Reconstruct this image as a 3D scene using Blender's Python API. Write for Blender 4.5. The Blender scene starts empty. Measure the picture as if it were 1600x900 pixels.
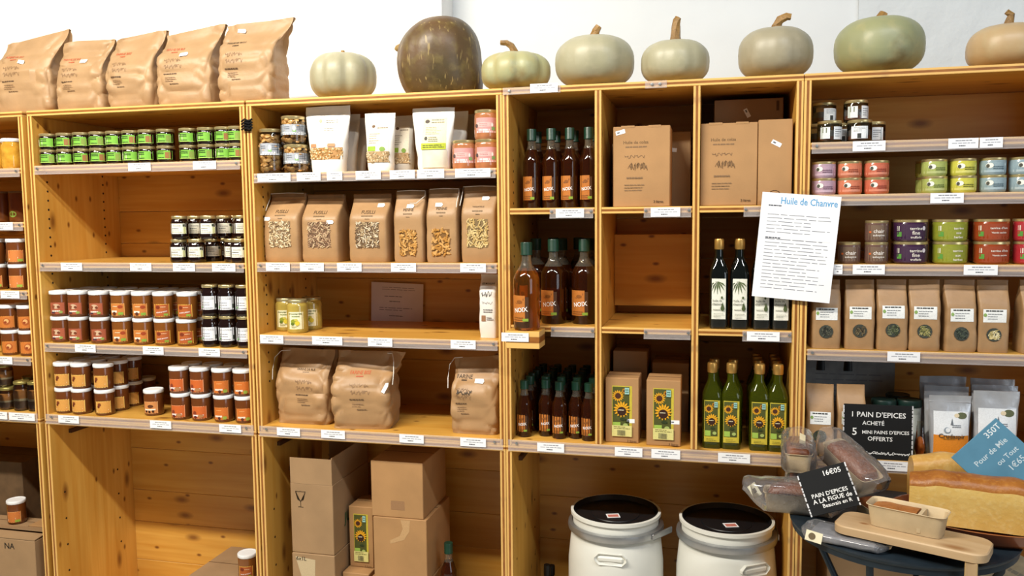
import bpy, math, random
from mathutils import Vector, Matrix, noise
from mathutils.bvhtree import BVHTree
random.seed(7)
PI = math.pi
S = bpy.context.scene
COL = S.collection
# ------------------------------------------------------------------ camera
F = 1283.6
CAM = Vector((0, -2.449, 1.6))
yaw, pitch, roll = math.radians(13.59), math.radians(4.90), math.radians(-0.56)
fwd = Vector((-math.sin(yaw)*math.cos(pitch), math.cos(yaw)*math.cos(pitch), -math.sin(pitch)))
rt = Vector((math.cos(yaw), math.sin(yaw), 0)); up = rt.cross(fwd)
rr = math.cos(roll)*rt + math.sin(roll)*up; uu = -math.sin(roll)*rt + math.cos(roll)*up
cd = bpy.data.cameras.new('camera'); cam = bpy.data.objects.new('camera', cd); COL.objects.link(cam)
cam.matrix_world = Matrix(((rr.x, uu.x, -fwd.x, CAM.x), (rr.y, uu.y, -fwd.y, CAM.y), (rr.z, uu.z, -fwd.z, CAM.z), (0, 0, 0, 1)))
cd.sensor_width = 36; cd.lens = F/1600*36; cd.clip_start = 0.05
S.camera = cam
def At(u, v, y):            # photo pixel -> point on the plane at depth y
    d = fwd + rr*((u-800)/F) - uu*((v-450)/F)
    return CAM + d*((y-CAM.y)/d.y)
def Xat(u, y, z):           # photo column -> X for a thing standing at depth y and height z
    n = rr - fwd*((u-800)/F)
    return CAM.x - (n.y*(y-CAM.y) + n.z*(z-CAM.z))/n.x
# ------------------------------------------------------------------ light
W = bpy.data.worlds.new('world'); S.world = W; W.use_nodes = True
W.node_tree.nodes['Background'].inputs[0].default_value = (0.88, 0.93, 1.0, 1)
W.node_tree.nodes['Background'].inputs[1].default_value = 0.06
def area(name, loc, aim, sx, sy, power, col):
    l = bpy.data.lights.new(name, 'AREA'); l.shape = 'RECTANGLE'; l.size = sx; l.size_y = sy; l.energy = power; l.color = col
    o = bpy.data.objects.new(name, l); COL.objects.link(o); o.location = loc
    o.rotation_euler = (Vector(aim)-Vector(loc)).to_track_quat('-Z', 'Y').to_euler()
    return o
area('ceiling_tube_light', (-1.9, -1.95, 3.35), (-1.9, -0.1, 0.9), 2.4, 0.09, 150, (1.0, 0.93, 0.80))
area('ceiling_tube_light', (0.95, -1.95, 3.35), (0.95, -0.1, 0.9), 1.7, 0.09, 36, (0.94, 0.97, 1.0))
area('window_daylight', (3.4, -3.2, 1.9), (0.3, 0.0, 1.3), 1.8, 1.8, 30, (0.80, 0.90, 1.0))
S.view_settings.view_transform = 'Standard'; S.view_settings.look = 'None'
S.view_settings.gamma = 1; S.view_settings.use_curve_mapping = False
S.view_settings.exposure = 0.15
# ------------------------------------------------------------------ materials
def lin(c):
    if isinstance(c, str):
        c = [int(c[i:i+2], 16)/255 for i in (0, 2, 4)]
        return tuple(x/12.92 if x <= .04045 else ((x+.055)/1.055)**2.4 for x in c)
    return c
MATS = {}
def mk(name):
    m = bpy.data.materials.new(name); m.use_nodes = True
    nt = m.node_tree; b = nt.nodes['Principled BSDF']
    MATS[name] = m
    return m, nt, b
def nd(nt, t, **kw):
    n = nt.nodes.new(t)
    for k, v in kw.items(): setattr(n, k, v)
    return n
def mixc(nt, fac, a, b, blend='MIX'):
    n = nd(nt, 'ShaderNodeMix', data_type='RGBA', blend_type=blend)
    for sock, v in ((n.inputs[0], fac), (n.inputs[6], a), (n.inputs[7], b)):
        if hasattr(v, 'is_output'): nt.links.new(v, sock)
        elif isinstance(v, (int, float)): sock.default_value = v
        else: sock.default_value = (*v, 1)
    return n.outputs[2]
def ramp(nt, val, pts):
    n = nd(nt, 'ShaderNodeValToRGB'); nt.links.new(val, n.inputs[0])
    e = n.color_ramp.elements
    while len(e) < len(pts): e.new(0.5)
    for el, (p, c) in zip(e, pts): el.position = p; el.color = (*c, 1) if not isinstance(c, (int, float)) else (c, c, c, 1)
    return n.outputs[0]
def M(name, col, rough=.55, metal=0, var=.10, vs=25, bump=0, bs=120, coat=0, trans=0, ior=1.45, col2=None, alpha=1, sheen=0):
    if name in MATS: return MATS[name]
    m, nt, b = mk(name); c = lin(col)
    tc = nd(nt, 'ShaderNodeTexCoord')
    nz = nd(nt, 'ShaderNodeTexNoise'); nz.inputs['Scale'].default_value = vs; nz.inputs['Detail'].default_value = 4
    nt.links.new(tc.outputs['Object'], nz.inputs['Vector'])
    c2 = lin(col2) if col2 else tuple(x*(1-3*var) if 3*var < 1 else 0 for x in c)
    f = ramp(nt, nz.outputs[0], [(.35, 0), (.68, 1)])
    nt.links.new(mixc(nt, f, c, c2), b.inputs['Base Color'])
    b.inputs['Roughness'].default_value = rough; b.inputs['Metallic'].default_value = metal
    b.inputs['Coat Weight'].default_value = coat; b.inputs['Transmission Weight'].default_value = trans
    b.inputs['IOR'].default_value = ior; b.inputs['Alpha'].default_value = alpha
    if bump:
        n2 = nd(nt, 'ShaderNodeTexNoise'); n2.inputs['Scale'].default_value = bs; n2.inputs['Detail'].default_value = 6
        nt.links.new(tc.outputs['Object'], n2.inputs['Vector'])
        bp = nd(nt, 'ShaderNodeBump'); bp.inputs['Strength'].default_value = bump; bp.inputs['Distance'].default_value = .004
        nt.links.new(n2.outputs[0], bp.inputs['Height']); nt.links.new(bp.outputs[0], b.inputs['Normal'])
    return m
def ink(col):               # flat print
    n = 'print_'+col
    return MATS.get(n) or M(n, col, .6, var=.04, vs=300)
def film(name, tint, fac, rough=.08, haze=0):   # thin clear sheet or thin-walled glass
    m, nt, b = mk(name)
    tr = nd(nt, 'ShaderNodeBsdfTransparent'); tr.inputs[0].default_value = (*lin(tint), 1)
    gl = nd(nt, 'ShaderNodeBsdfGlossy'); gl.inputs['Roughness'].default_value = rough
    fr = nd(nt, 'ShaderNodeFresnel'); fr.inputs[0].default_value = 1.45
    nz = nd(nt, 'ShaderNodeTexNoise'); nz.inputs['Scale'].default_value = 40
    mt = nd(nt, 'ShaderNodeMath', operation='MULTIPLY_ADD'); nt.links.new(fr.outputs[0], mt.inputs[0]); mt.inputs[1].default_value = 1.2
    m2 = nd(nt, 'ShaderNodeMath', operation='MULTIPLY'); nt.links.new(nz.outputs[0], m2.inputs[0]); m2.inputs[1].default_value = fac*2
    nt.links.new(m2.outputs[0], mt.inputs[2])
    mx = nd(nt, 'ShaderNodeMixShader'); nt.links.new(mt.outputs[0], mx.inputs[0])
    nt.links.new(tr.outputs[0], mx.inputs[1]); nt.links.new(gl.outputs[0], mx.inputs[2])
    out = mx.outputs[0]
    if haze:            # white streaks painted in for bright reflections on a crinkled film
        df = nd(nt, 'ShaderNodeBsdfDiffuse'); df.inputs[0].default_value = (.9, .9, .92, 1)
        n3 = nd(nt, 'ShaderNodeTexNoise'); n3.inputs['Scale'].default_value = 55; n3.inputs['Detail'].default_value = 3; n3.inputs['Distortion'].default_value = 2.5
        m3 = nd(nt, 'ShaderNodeMixShader'); nt.links.new(ramp(nt, n3.outputs[0], [(.40, 0), (.66, haze*2)]), m3.inputs[0])
        nt.links.new(out, m3.inputs[1]); nt.links.new(df.outputs[0], m3.inputs[2]); out = m3.outputs[0]
    nt.links.new(out, nt.nodes['Material Output'].inputs[0])
    return m
def pine(name, light, dark, core, knot):
    m, nt, b = mk(name)
    at = nd(nt, 'ShaderNodeAttribute', attribute_name='gr'); oi = nd(nt, 'ShaderNodeObjectInfo')
    th = nd(nt, 'ShaderNodeAttribute', attribute_name='th')
    off = nd(nt, 'ShaderNodeVectorMath', operation='MULTIPLY_ADD')
    nt.links.new(oi.outputs['Random'], off.inputs[0]); off.inputs[1].default_value = (7.3, 5.1, 3.7); nt.links.new(at.outputs['Vector'], off.inputs[2])
    def scaled(v):
        n = nd(nt, 'ShaderNodeVectorMath', operation='MULTIPLY'); nt.links.new(off.outputs[0], n.inputs[0]); n.inputs[1].default_value = v
        return n.outputs[0]
    g1 = nd(nt, 'ShaderNodeTexNoise'); nt.links.new(scaled((2.2, 38, 38)), g1.inputs['Vector']); g1.inputs['Scale'].default_value = 1; g1.inputs['Detail'].default_value = 5; g1.inputs['Distortion'].default_value = .6
    g2 = nd(nt, 'ShaderNodeTexNoise'); nt.links.new(scaled((1.3, 7, 7)), g2.inputs['Vector']); g2.inputs['Scale'].default_value = 1; g2.inputs['Detail'].default_value = 3
    L, D = lin(light), lin(dark)
    c = mixc(nt, ramp(nt, g1.outputs[0], [(.35, 0), (.7, 1)]), L, D)
    c = mixc(nt, ramp(nt, g2.outputs[0], [(.3, 0), (.75, .75)]), c, tuple(x*.72 for x in D))
    tint = nd(nt, 'ShaderNodeMapRange'); nt.links.new(oi.outputs['Random'], tint.inputs[0]); tint.inputs[3].default_value = .86; tint.inputs[4].default_value = 1.08
    cc = nd(nt, 'ShaderNodeCombineColor')
    for i in range(3): nt.links.new(tint.outputs[0], cc.inputs[i])
    c = mixc(nt, 1.0, c, cc.outputs[0], 'MULTIPLY')
    for sc, r0, r1, am in (((3.0, 7.0, 0), .03, .13, .80), ((6, 11, 0), .03, .085, .9)):
        vo = nd(nt, 'ShaderNodeTexVoronoi', voronoi_dimensions='2D'); vo.inputs['Scale'].default_value = 1; nt.links.new(scaled(sc), vo.inputs['Vector'])
        wn = nd(nt, 'ShaderNodeSeparateColor'); nt.links.new(vo.outputs['Color'], wn.inputs[0])
        sel = nd(nt, 'ShaderNodeMath', operation='GREATER_THAN'); nt.links.new(wn.outputs[0], sel.inputs[0]); sel.inputs[1].default_value = .45
        k = ramp(nt, vo.outputs['Distance'], [(r0, am), (r1, 0)])
        kk = nd(nt, 'ShaderNodeMath', operation='MULTIPLY'); nt.links.new(k, kk.inputs[0]); nt.links.new(sel.outputs[0], kk.inputs[1])
        c = mixc(nt, kk.outputs[0], c, lin(knot))
    # three-ply edge: darker core between two light faces
    cm = ramp(nt, th.outputs['Fac'], [(.02, 0), (.3, 0), (.36, 1), (.66, 1), (.72, 0)])
    pl = ramp(nt, th.outputs['Fac'], [(0, 0), (.02, 1), (.98, 1), (1, 0)])
    c = mixc(nt, pl, c, mixc(nt, .5, c, lin('F0C880')))
    g3 = nd(nt, 'ShaderNodeTexNoise'); nt.links.new(scaled((30, 90, 90)), g3.inputs['Vector']); g3.inputs['Scale'].default_value = 1
    c = mixc(nt, cm, c, mixc(nt, g3.outputs[0], lin(core), lin('6E3A10')))
    nt.links.new(c, b.inputs['Base Color']); b.inputs['Roughness'].default_value = .42; b.inputs['Coat Weight'].default_value = .12; b.inputs['Coat Roughness'].default_value = .3
    bp = nd(nt, 'ShaderNodeBump'); bp.inputs['Strength'].default_value = .12; bp.inputs['Distance'].default_value = .002
    nt.links.new(g1.outputs[0], bp.inputs['Height']); nt.links.new(bp.outputs[0], b.inputs['Normal'])
    return m
PINE = pine('pine_board', 'E6B357', 'D5993C', 'A86C2C', '6E3A10')
PALE = pine('pale_board', 'CCAE86', 'BA986E', 'A88458', '8A5A2C')
GLASS = film('clear_glass', 'F4F6F2', .02, .04)
WRAP = film('plastic_wrap', 'FDFDFD', .03, .12, .10)
STRIP = None
def strip_mat():
    m, nt, b = mk('clear_ticket_strip')
    b.inputs['Base Color'].default_value = (*lin('D8CFCC'), 1); b.inputs['Roughness'].default_value = .22
    nz = nd(nt, 'ShaderNodeTexNoise'); nz.inputs['Scale'].default_value = 12
    nt.links.new(ramp(nt, nz.outputs[0], [(.3, .17), (.7, .28)]), b.inputs['Alpha'])
    return m
STRIP = strip_mat()
KRAFT = M('kraft_paper', 'AE8C66', .46, var=.05, vs=14, bump=.22, bs=60)
KRAFTD = M('brown_kraft_paper', 'AC875E', .45, var=.05, vs=14, bump=.18, bs=60)
CARD = M('brown_cardboard', 'B08658', .7, var=.05, vs=9, bump=.08, bs=200)
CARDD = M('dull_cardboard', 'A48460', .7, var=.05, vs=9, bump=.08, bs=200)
WHITE = M('white_plastic', 'EFF1F4', .35, var=.02)
GOLD = M('gold_lid', 'D9C690', .30, metal=.75, var=.05)
GCAP = M('gold_cap', 'CFA258', .32, metal=.7, var=.06)
GREENFOIL = M('green_foil', '17392A', .34, var=.08, vs=60)
STEEL = M('zinc_steel', 'B4B6B8', .36, metal=.8, var=.06)
DARKM = M('dark_metal', '2C3236', .45, metal=.3, var=.1)
HOLE = M('dark_hole', '2A1406', .9)
PAPER = M('white_paper', 'F2F3F6', .6, var=.015, vs=8)
AMBER = M('lit_oil_glass', 'E8962C', .04, var=.03, trans=.96, ior=1.36, coat=.4)  # walnut oil tinted bright for the lit wood showing through it
BROWNG = M('shaded_oil_glass', '5E2A0A', .06, var=.05, trans=.80, ior=1.36, coat=.4)  # same walnut oil, darkened for the dark cubbies behind it
NECK = M('clear_bottle_glass', 'D8CDB8', .04, var=.02, trans=.92, ior=1.2, coat=.3)
BLACKG = M('black_glass', '0E1210', .06, coat=.6, var=.1)
OLIVEG = M('green_oil_glass', '6E7810', .05, var=.05, trans=.78, ior=1.36, coat=.4)
CHOC = M('chocolate_spread_jar', '6B3A18', .22, var=.06, coat=.5)
CHOCL = M('hazelnut_spread_jar', '7E4A1C', .22, var=.06, coat=.5)
JAM = M('dark_preserve_jar', '1E0E0A', .10, var=.1, coat=.8)
PASTAC = M('pale_grain', 'E4D0A0', .5, var=.08, vs=90)
# ------------------------------------------------------------------ mesh builder
class G:
    def __init__(s): s.v = []; s.f = []; s.m = []
    def add(s, vs, fs, m=0, T=None):
        o = len(s.v); s.v += [tuple(T @ Vector(p)) if T else tuple(p) for p in vs]
        s.f += [tuple(i+o for i in f) for f in fs]; s.m += [m]*len(fs); return s
    def box(s, a, b, m=0, c=0, T=None):
        (x0, y0, z0), (x1, y1, z1) = a, b
        if c <= 0:
            vs = [(x, y, z) for x in (x0, x1) for y in (y0, y1) for z in (z0, z1)]
            return s.add(vs, [(0, 1, 3, 2), (4, 6, 7, 5), (0, 4, 5, 1), (2, 3, 7, 6), (0, 2, 6, 4), (1, 5, 7, 3)], m, T)
        vs = []; ix = {}
        for i, x in enumerate((x0, x1)):
            for j, y in enumerate((y0, y1)):
                for k, z in enumerate((z0, z1)):
                    sx, sy, sz = (c, -c)[i], (c, -c)[j], (c, -c)[k]
                    ix[i, j, k] = len(vs)
                    vs += [(x, y+sy, z+sz), (x+sx, y, z+sz), (x+sx, y+sy, z)]
        fs = []
        q = [(0, 0), (1, 0), (1, 1), (0, 1)]
        for i in (0, 1):
            fs.append([ix[i, a_, b_] for a_, b_ in (q if i else q[::-1])])
            fs.append([ix[a_, i, b_]+1 for a_, b_ in (q[::-1] if i else q)])
            fs.append([ix[a_, b_, i]+2 for a_, b_ in (q if i else q[::-1])])
        for a_ in (0, 1):
            for b_ in (0, 1):
                fs.append([ix[0, a_, b_]+1, ix[1, a_, b_]+1, ix[1, a_, b_]+2, ix[0, a_, b_]+2])
                fs.append([ix[a_, 0, b_], ix[a_, 1, b_], ix[a_, 1, b_]+2, ix[a_, 0, b_]+2])
                fs.append([ix[a_, b_, 0], ix[a_, b_, 1], ix[a_, b_, 1]+1, ix[a_, b_, 0]+1])
        fs += [(k, k+1, k+2) for k in ix.values()]
        return s.add(vs, fs, m, T)
    def lathe(s, prof, n=24, m=0, T=None, fn=None):
        vs = []; rings = []; fs = []; ms = []
        for p in prof:
            r, z = p[0], p[1]; e = p[2] if len(p) > 2 and p[2] else 2
            if r < 1e-6: rings.append([len(vs)]); vs.append((0, 0, z)); continue
            ring = []
            for i in range(n):
                a = 2*PI*(i+.5)/n; ca, sa = math.cos(a), math.sin(a)
                k = r if e == 2 else r/((abs(ca)**e+abs(sa)**e)**(1/e))
                v = (k*ca, k*sa, z)
                if fn: v = fn(v, a)
                ring.append(len(vs)); vs.append(v)
            rings.append(ring)
        for j in range(len(rings)-1):
            A, B = rings[j], rings[j+1]; mi = prof[j+1][3] if len(prof[j+1]) > 3 else m
            for i in range(n):
                i2 = (i+1) % n
                if len(A) == 1 and len(B) == 1: continue
                if len(A) == 1: fs.append((A[0], B[i2], B[i]))
                elif len(B) == 1: fs.append((A[i], A[i2], B[0]))
                else: fs.append((A[i], A[i2], B[i2], B[i]))
                ms.append(mi)
        o = len(s.f); s.add(vs, fs, 0, T); s.m[o:] = ms
        return s
    def tube(s, path, rad, n=8, m=0, T=None, cap=True):
        path = [Vector(p) for p in path]; vs = []; fs = []; L = len(path)
        rads = rad if isinstance(rad, (list, tuple)) else [rad]*L
        ref = Vector((.12, .31, .94))
        for i, p in enumerate(path):
            d = (path[min(i+1, L-1)]-path[max(i-1, 0)]).normalized()
            a = d.cross(ref); a = a.normalized() if a.length > .05 else d.cross(Vector((1, 0, 0))).normalized(); b = d.cross(a)
            vs += [p+(a*math.cos(2*PI*k/n)+b*math.sin(2*PI*k/n))*rads[i] for k in range(n)]
        for i in range(L-1):
            for k in range(n):
                k2 = (k+1) % n; fs.append((i*n+k, i*n+k2, (i+1)*n+k2, (i+1)*n+k))
        if cap: fs += [tuple(range(n))[::-1], tuple(range((L-1)*n, L*n))]
        return s.add(vs, fs, m, T)
    def blob(s, c, rx, ry, rz, nu=8, nv=5, m=0, T=None):
        pr = [(math.sin(PI*j/nv), -math.cos(PI*j/nv)) for j in range(nv+1)]
        pr[0] = (0, -1); pr[-1] = (0, 1)
        t = Matrix.Translation(c) @ (T or Matrix()) @ Matrix.Diagonal((rx, ry, rz, 1))
        return s.lathe(pr, nu, m, t)
    def mesh(s, name, mats, gr=None, th=None, sharp=38):
        me = bpy.data.meshes.new(name); me.from_pydata(s.v, [], s.f)
        for mt in (mats if isinstance(mats, (list, tuple)) else [mats]): me.materials.append(mt)
        if any(s.m): me.polygons.foreach_set('material_index', s.m)
        if gr is not None:      # grain coordinates: along, across, thickness
            a = me.attributes.new('gr', 'FLOAT_VECTOR', 'POINT')
            a.data.foreach_set('vector', [p[gr[i]] for p in s.v for i in range(3)])
            lo = min(p[gr[2]] for p in s.v); hi = max(p[gr[2]] for p in s.v)
            b = me.attributes.new('th', 'FLOAT', 'POINT')
            b.data.foreach_set('value', [(p[gr[2]]-lo)/max(hi-lo, 1e-6) if th is None else th for p in s.v])
        me.polygons.foreach_set('use_smooth', [True]*len(s.f))
        me.set_sharp_from_angle(angle=math.radians(sharp)); me.update()
        return me
def tag(o, label=None, cat=None, group=None, kind=None):
    if label: o['label'] = label
    if cat: o['category'] = cat
    if group: o['group'] = group
    if kind: o['kind'] = kind
    return o
def ob(name, me, parent=None, loc=None, rz=0):
    o = bpy.data.objects.new(name, me); COL.objects.link(o)
    if parent: o.parent = parent
    if loc is not None: o.location = loc
    if rz: o.rotation_euler.z = rz
    return o
def root(name, label, cat, group=None, loc=(0, 0, 0), rz=0, rot=None):
    o = ob(name, None, None, loc, rz)
    if rot: o.rotation_euler = rot
    return tag(o, label, cat, group)
def spawn(proto, name, loc, label, cat, group=None, rz=0, rot=None, sc=None):
    """one thing = an Empty at its base with a copy of each part (mesh data shared)"""
    loc = (loc[0], loc[1], loc[2]+.0006)
    if len(proto) == 1:
        o = ob(name, proto[0][1], None, loc, rz); tag(o, label, cat, group)
    else:
        o = root(name, label, cat, group, loc, rz); kids = []
        for p in proto:
            par = o if len(p) < 3 or p[2] is None else kids[p[2]]
            k = ob(p[0], p[1], par); kids.append(k)
            if len(p) > 3 and p[3]: k['kind'] = p[3]
    if rot: o.rotation_euler = rot
    if sc: o.scale = sc
    return o
def inn(x, r, ui, hi=None):      # keep a thing of radius r between the side panels of unit ui
    return min(max(x, U[ui][0]+.0215+r), (hi if hi is not None else U[ui][1]-.0215)-r)
ORD = ['first', 'second', 'third', 'fourth', 'fifth', 'sixth', 'seventh', 'eighth', 'ninth', 'tenth', 'eleventh', 'twelfth']
# ------------------------------------------------------------------ flat print laid on a surface
TXT = {}
def text_geo(t):
    if t not in TXT:
        c = bpy.data.curves.new('t', 'FONT'); c.body = t; c.resolution_u = 2; c.align_x = 'CENTER'; c.align_y = 'CENTER'; c.offset = .012
        o = bpy.data.objects.new('t', c); me = o.to_mesh()
        vs = [(v.co.x, v.co.y) for v in me.vertices]; fs = [tuple(p.vertices) for p in me.polygons]
        o.to_mesh_clear(); bpy.data.objects.remove(o); bpy.data.curves.remove(c)
        w = max(v[0] for v in vs)-min(v[0] for v in vs)
        TXT[t] = (vs, fs, w)
    return TXT[t]
def decal(els, surf, name='label', eps=.0005, step=.0003, d=(0, 1, 0), res=.007):
    """els: (kind, colour, ...) in local x,z; laid on the -y side of surf (a G) as thin print"""
    bvh = BVHTree.FromPolygons([Vector(p) for p in surf.v], surf.f) if surf else None
    g = G(); mats = []; rnd = random.Random(3)
    for li, e in enumerate(els):
        k, col = e[0], e[1]
        mt = col if not isinstance(col, str) else ink(col)
        if mt not in mats: mats.append(mt)
        mi = mats.index(mt); P = []; Fc = []
        def rect(x0, z0, x1, z1):
            nx = max(1, min(12, int(abs(x1-x0)/res))); nz = max(1, min(12, int(abs(z1-z0)/(res*1.6)))) ; o = len(P)
            for j in range(nz+1):
                for i in range(nx+1): P.append((x0+(x1-x0)*i/nx, z0+(z1-z0)*j/nz))
            for j in range(nz):
                for i in range(nx):
                    a = o+j*(nx+1)+i; Fc.append((a, a+1, a+nx+2, a+nx+1))
        if k == 'r': rect(*e[2:6])
        elif k == 'e':
            cx, cz, rx, rz_ = e[2:6]; o = len(P); P.append((cx, cz)); n = 14
            for i in range(n): P.append((cx+rx*math.cos(2*PI*i/n), cz+rz_*math.sin(2*PI*i/n)))
            for i in range(n): Fc.append((o, o+1+i, o+1+(i+1) % n))
        elif k == 'sun':
            cx, cz, r_ = e[2:5]; n = 15
            for i in range(n):
                a = 2*PI*i/n; w = .16; o = len(P)
                P += [(cx+.3*r_*math.cos(a-w*1.4), cz+.3*r_*math.sin(a-w*1.4)), (cx+.75*r_*math.cos(a-w), cz+.75*r_*math.sin(a-w)), (cx+r_*math.cos(a), cz+r_*math.sin(a)), (cx+.75*r_*math.cos(a+w), cz+.75*r_*math.sin(a+w)), (cx+.3*r_*math.cos(a+w*1.4), cz+.3*r_*math.sin(a+w*1.4))]
                Fc.append((o, o+1, o+2, o+3, o+4))
        elif k == 'p':
            o = len(P); P += list(e[2]); Fc.append(tuple(range(o, len(P))))
        elif k == 't':
            t, cx, cz, wid = e[2:6]; ang = e[6] if len(e) > 6 else 0; hs = e[7] if len(e) > 7 else 1
            vs, fs, w = text_geo(t); s = wid/max(w, 1e-4); o = len(P); ca, sa = math.cos(ang), math.sin(ang)
            P += [(cx+s*(x*ca-y*hs*sa), cz+s*(x*sa+y*hs*ca)) for x, y in vs]; Fc += [tuple(i+o for i in f) for f in fs]
        elif k == 'l':      # rows of small unreadable print
            x0, z0, x1, z1, n = e[2:7]; hgt = e[7] if len(e) > 7 else .35
            for i in range(n):
                zz = z1-(z1-z0)*(i+.5)/n; h = (z1-z0)/n*hgt; x = x0; end = x1-(x1-x0)*rnd.choice((0, 0, .1, .3))
                while x < end:
                    L = (x1-x0)*rnd.uniform(.08, .25); rect(x, zz-h/2, min(x+L, end), zz+h/2); x += L+(x1-x0)*.03
        elif k == 's':      # scribble
            x0, z0, x1, amp, n, th = e[2:8]; pts = []
            for i in range(n+1): pts.append((x0+(x1-x0)*i/n+rnd.uniform(-.3, .3)*amp, z0+rnd.uniform(-1, 1)*amp))
            for a, b in zip(pts, pts[1:]):
                dx, dz = b[0]-a[0], b[1]-a[1]; L = math.hypot(dx, dz) or 1; px, pz = -dz/L*th/2, dx/L*th/2; o = len(P)
                P += [(a[0]-px, a[1]-pz), (b[0]-px, b[1]-pz), (b[0]+px, b[1]+pz), (a[0]+px, a[1]+pz)]; Fc.append((o, o+1, o+2, o+3))
        vs = []; last = 0
        for x, z in P:
            y = 0
            if bvh:
                h = bvh.ray_cast(Vector((x, -1, z)), Vector((0, 1, 0)))
                y = h[0].y if h[0] else last
                last = y
            vs.append((x, y-eps-step*li, z))
        g.add(vs, Fc, mi)
    return g.mesh(name, mats)
# ------------------------------------------------------------------ the room
def structure(name, g, mat, gr=None, **k):
    return tag(ob(name, g.mesh(name, mat, gr, **k)), kind='structure')
def plaster(name, col, bump):
    m = M(name, col, .85, var=.015, vs=3)
    nt = m.node_tree; b = nt.nodes['Principled BSDF']; tc = nd(nt, 'ShaderNodeTexCoord')
    a = nd(nt, 'ShaderNodeTexNoise'); a.inputs['Scale'].default_value = 9; a.inputs['Detail'].default_value = 8; nt.links.new(tc.outputs['Object'], a.inputs['Vector'])
    bp = nd(nt, 'ShaderNodeBump'); bp.inputs['Strength'].default_value = bump; bp.inputs['Distance'].default_value = .02
    nt.links.new(a.outputs[0], bp.inputs['Height']); nt.links.new(bp.outputs[0], b.inputs['Normal'])
    return m
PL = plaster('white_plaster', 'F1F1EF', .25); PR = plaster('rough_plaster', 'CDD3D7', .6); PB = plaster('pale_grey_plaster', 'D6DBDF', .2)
structure('wall_left', G().box((-4.2, .465, 0), (-.957, .75, 3.3)), PL)
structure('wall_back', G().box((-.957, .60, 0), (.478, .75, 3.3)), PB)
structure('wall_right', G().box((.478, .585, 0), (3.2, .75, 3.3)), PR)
structure('floor', G().box((-4.2, -4.5, -.05), (3.2, .75, 0)), M('pale_tile_floor', 'CFC8BA', .6, var=.08, vs=4))
# ------------------------------------------------------------------ shelf units
T_ = .019
def board(name, a, b, grain, parent, mat=PINE, c=.0012):
    dims = [b[i]-a[i] for i in range(3)]
    thick = dims.index(min(dims)); across = [i for i in range(3) if i not in (grain, thick)][0]
    return ob(name, G().box(a, b, 0, c).mesh(name, mat, (grain, across, thick)), parent)
SCREW = G().lathe([(0, -.0024), (.0042, -.0018), (.0046, 0), (0, 0)], 10, 0, Matrix.Rotation(PI/2, 4, 'X') @ Matrix.Scale(-1, 4, (0, 0, 1))).mesh('screw', STEEL)
def strip(parent, x0, x1, ztop, h=.031, screws=None, y=-.0032):
    g = G().box((x0, y, ztop-h), (x1, y+.0024, ztop)); g.box((x0, y-.004, ztop-h), (x1, y, ztop-h+.0035))
    s = ob('ticket_strip', g.mesh('ticket_strip', STRIP), parent)
    for u in (screws or (x0+.02, x1-.02)):
        ob('screw', SCREW, s, (u, y-.0005, ztop-.010))
def holes(parent, x, zs, ys=(.055, .335)):
    g = G()
    for y in ys:
        for z in zs: g.lathe([(0, 0), (.0042, 0), (.0042, .0006), (0, .0006)], 8, 0, Matrix.Translation((x-.0002, y, z)) @ Matrix.Rotation(PI/2, 4, 'Y'))
    tag(ob('peg_holes', g.mesh('peg_holes', HOLE), parent), kind='stuff')
DEP = .42
def planks(parent, x0, x1, z0, z1, rnd):
    z = z0
    while z < z1-.01:
        h = min(rnd.uniform(.12, .19), z1-z)
        if z1-z-h < .05: h = z1-z
        board('back_plank', (x0, DEP+rnd.uniform(0, .0012), z+.0006), (x1, DEP+.018, z+h-.0006), 0, parent, c=.0015); z += h
def unit(name, label, x0, x1, z0, z1, shelves, seed, strips=True, cat='shelving'):
    r = root(name, label, cat, 'pine box shelving along the wall', (0, 0, 0)); rnd = random.Random(seed)
    board('side_panel', (x0, 0, z0), (x0+T_, DEP+.018, z1-T_), 2, r); board('side_panel', (x1-T_, 0, z0), (x1, DEP+.018, z1-T_), 2, r)
    board('top_panel', (x0, 0, z1-T_), (x1, DEP+.018, z1), 0, r); board('bottom_panel', (x0+T_, 0, z0), (x1-T_, DEP, z0+T_), 0, r)
    planks(r, x0+T_, x1-T_, z0, z1-T_, rnd)
    for z in shelves:
        board('shelf', (x0+T_+.0005, .001, z-T_), (x1-T_-.0005, DEP-.002, z), 0, r)
        if strips: strip(r, x0+T_+.003, x1-T_-.003, z, screws=[x0+.035, x1-.035])
    return r
ZB, ZJ, ZT = .8885, .888, 1.990
U = [(-3.10, -2.362), (-2.342, -1.488), (-1.482, -.6175), (-.6165, .2485), (.2500, 1.12)]
SH = [[1.792, 1.601, 1.355, 1.114], [1.798, 1.457, 1.168], [1.752, 1.460, 1.219], [], [1.800, 1.655, 1.461, 1.219]]
UL = ['pine shelf unit at the far left edge, loaded with spread jars', 'pine shelf unit below the five paper sacks, full of jars', 'pine shelf unit with the pasta bags, below the brown gourd',
      'pine cubbyhole unit of nine boxes holding oil bottles and cartons', 'pine shelf unit at the right edge with terrine jars and tea bags']
BL = ['pine base unit at far left with open boxes in it', 'nearly empty pine base unit below the jar shelves', 'pine base unit holding stacked cartons below the flour sacks', 'pine base unit holding the two white drums', 'pine base unit behind the round table']
BOT = []
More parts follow.
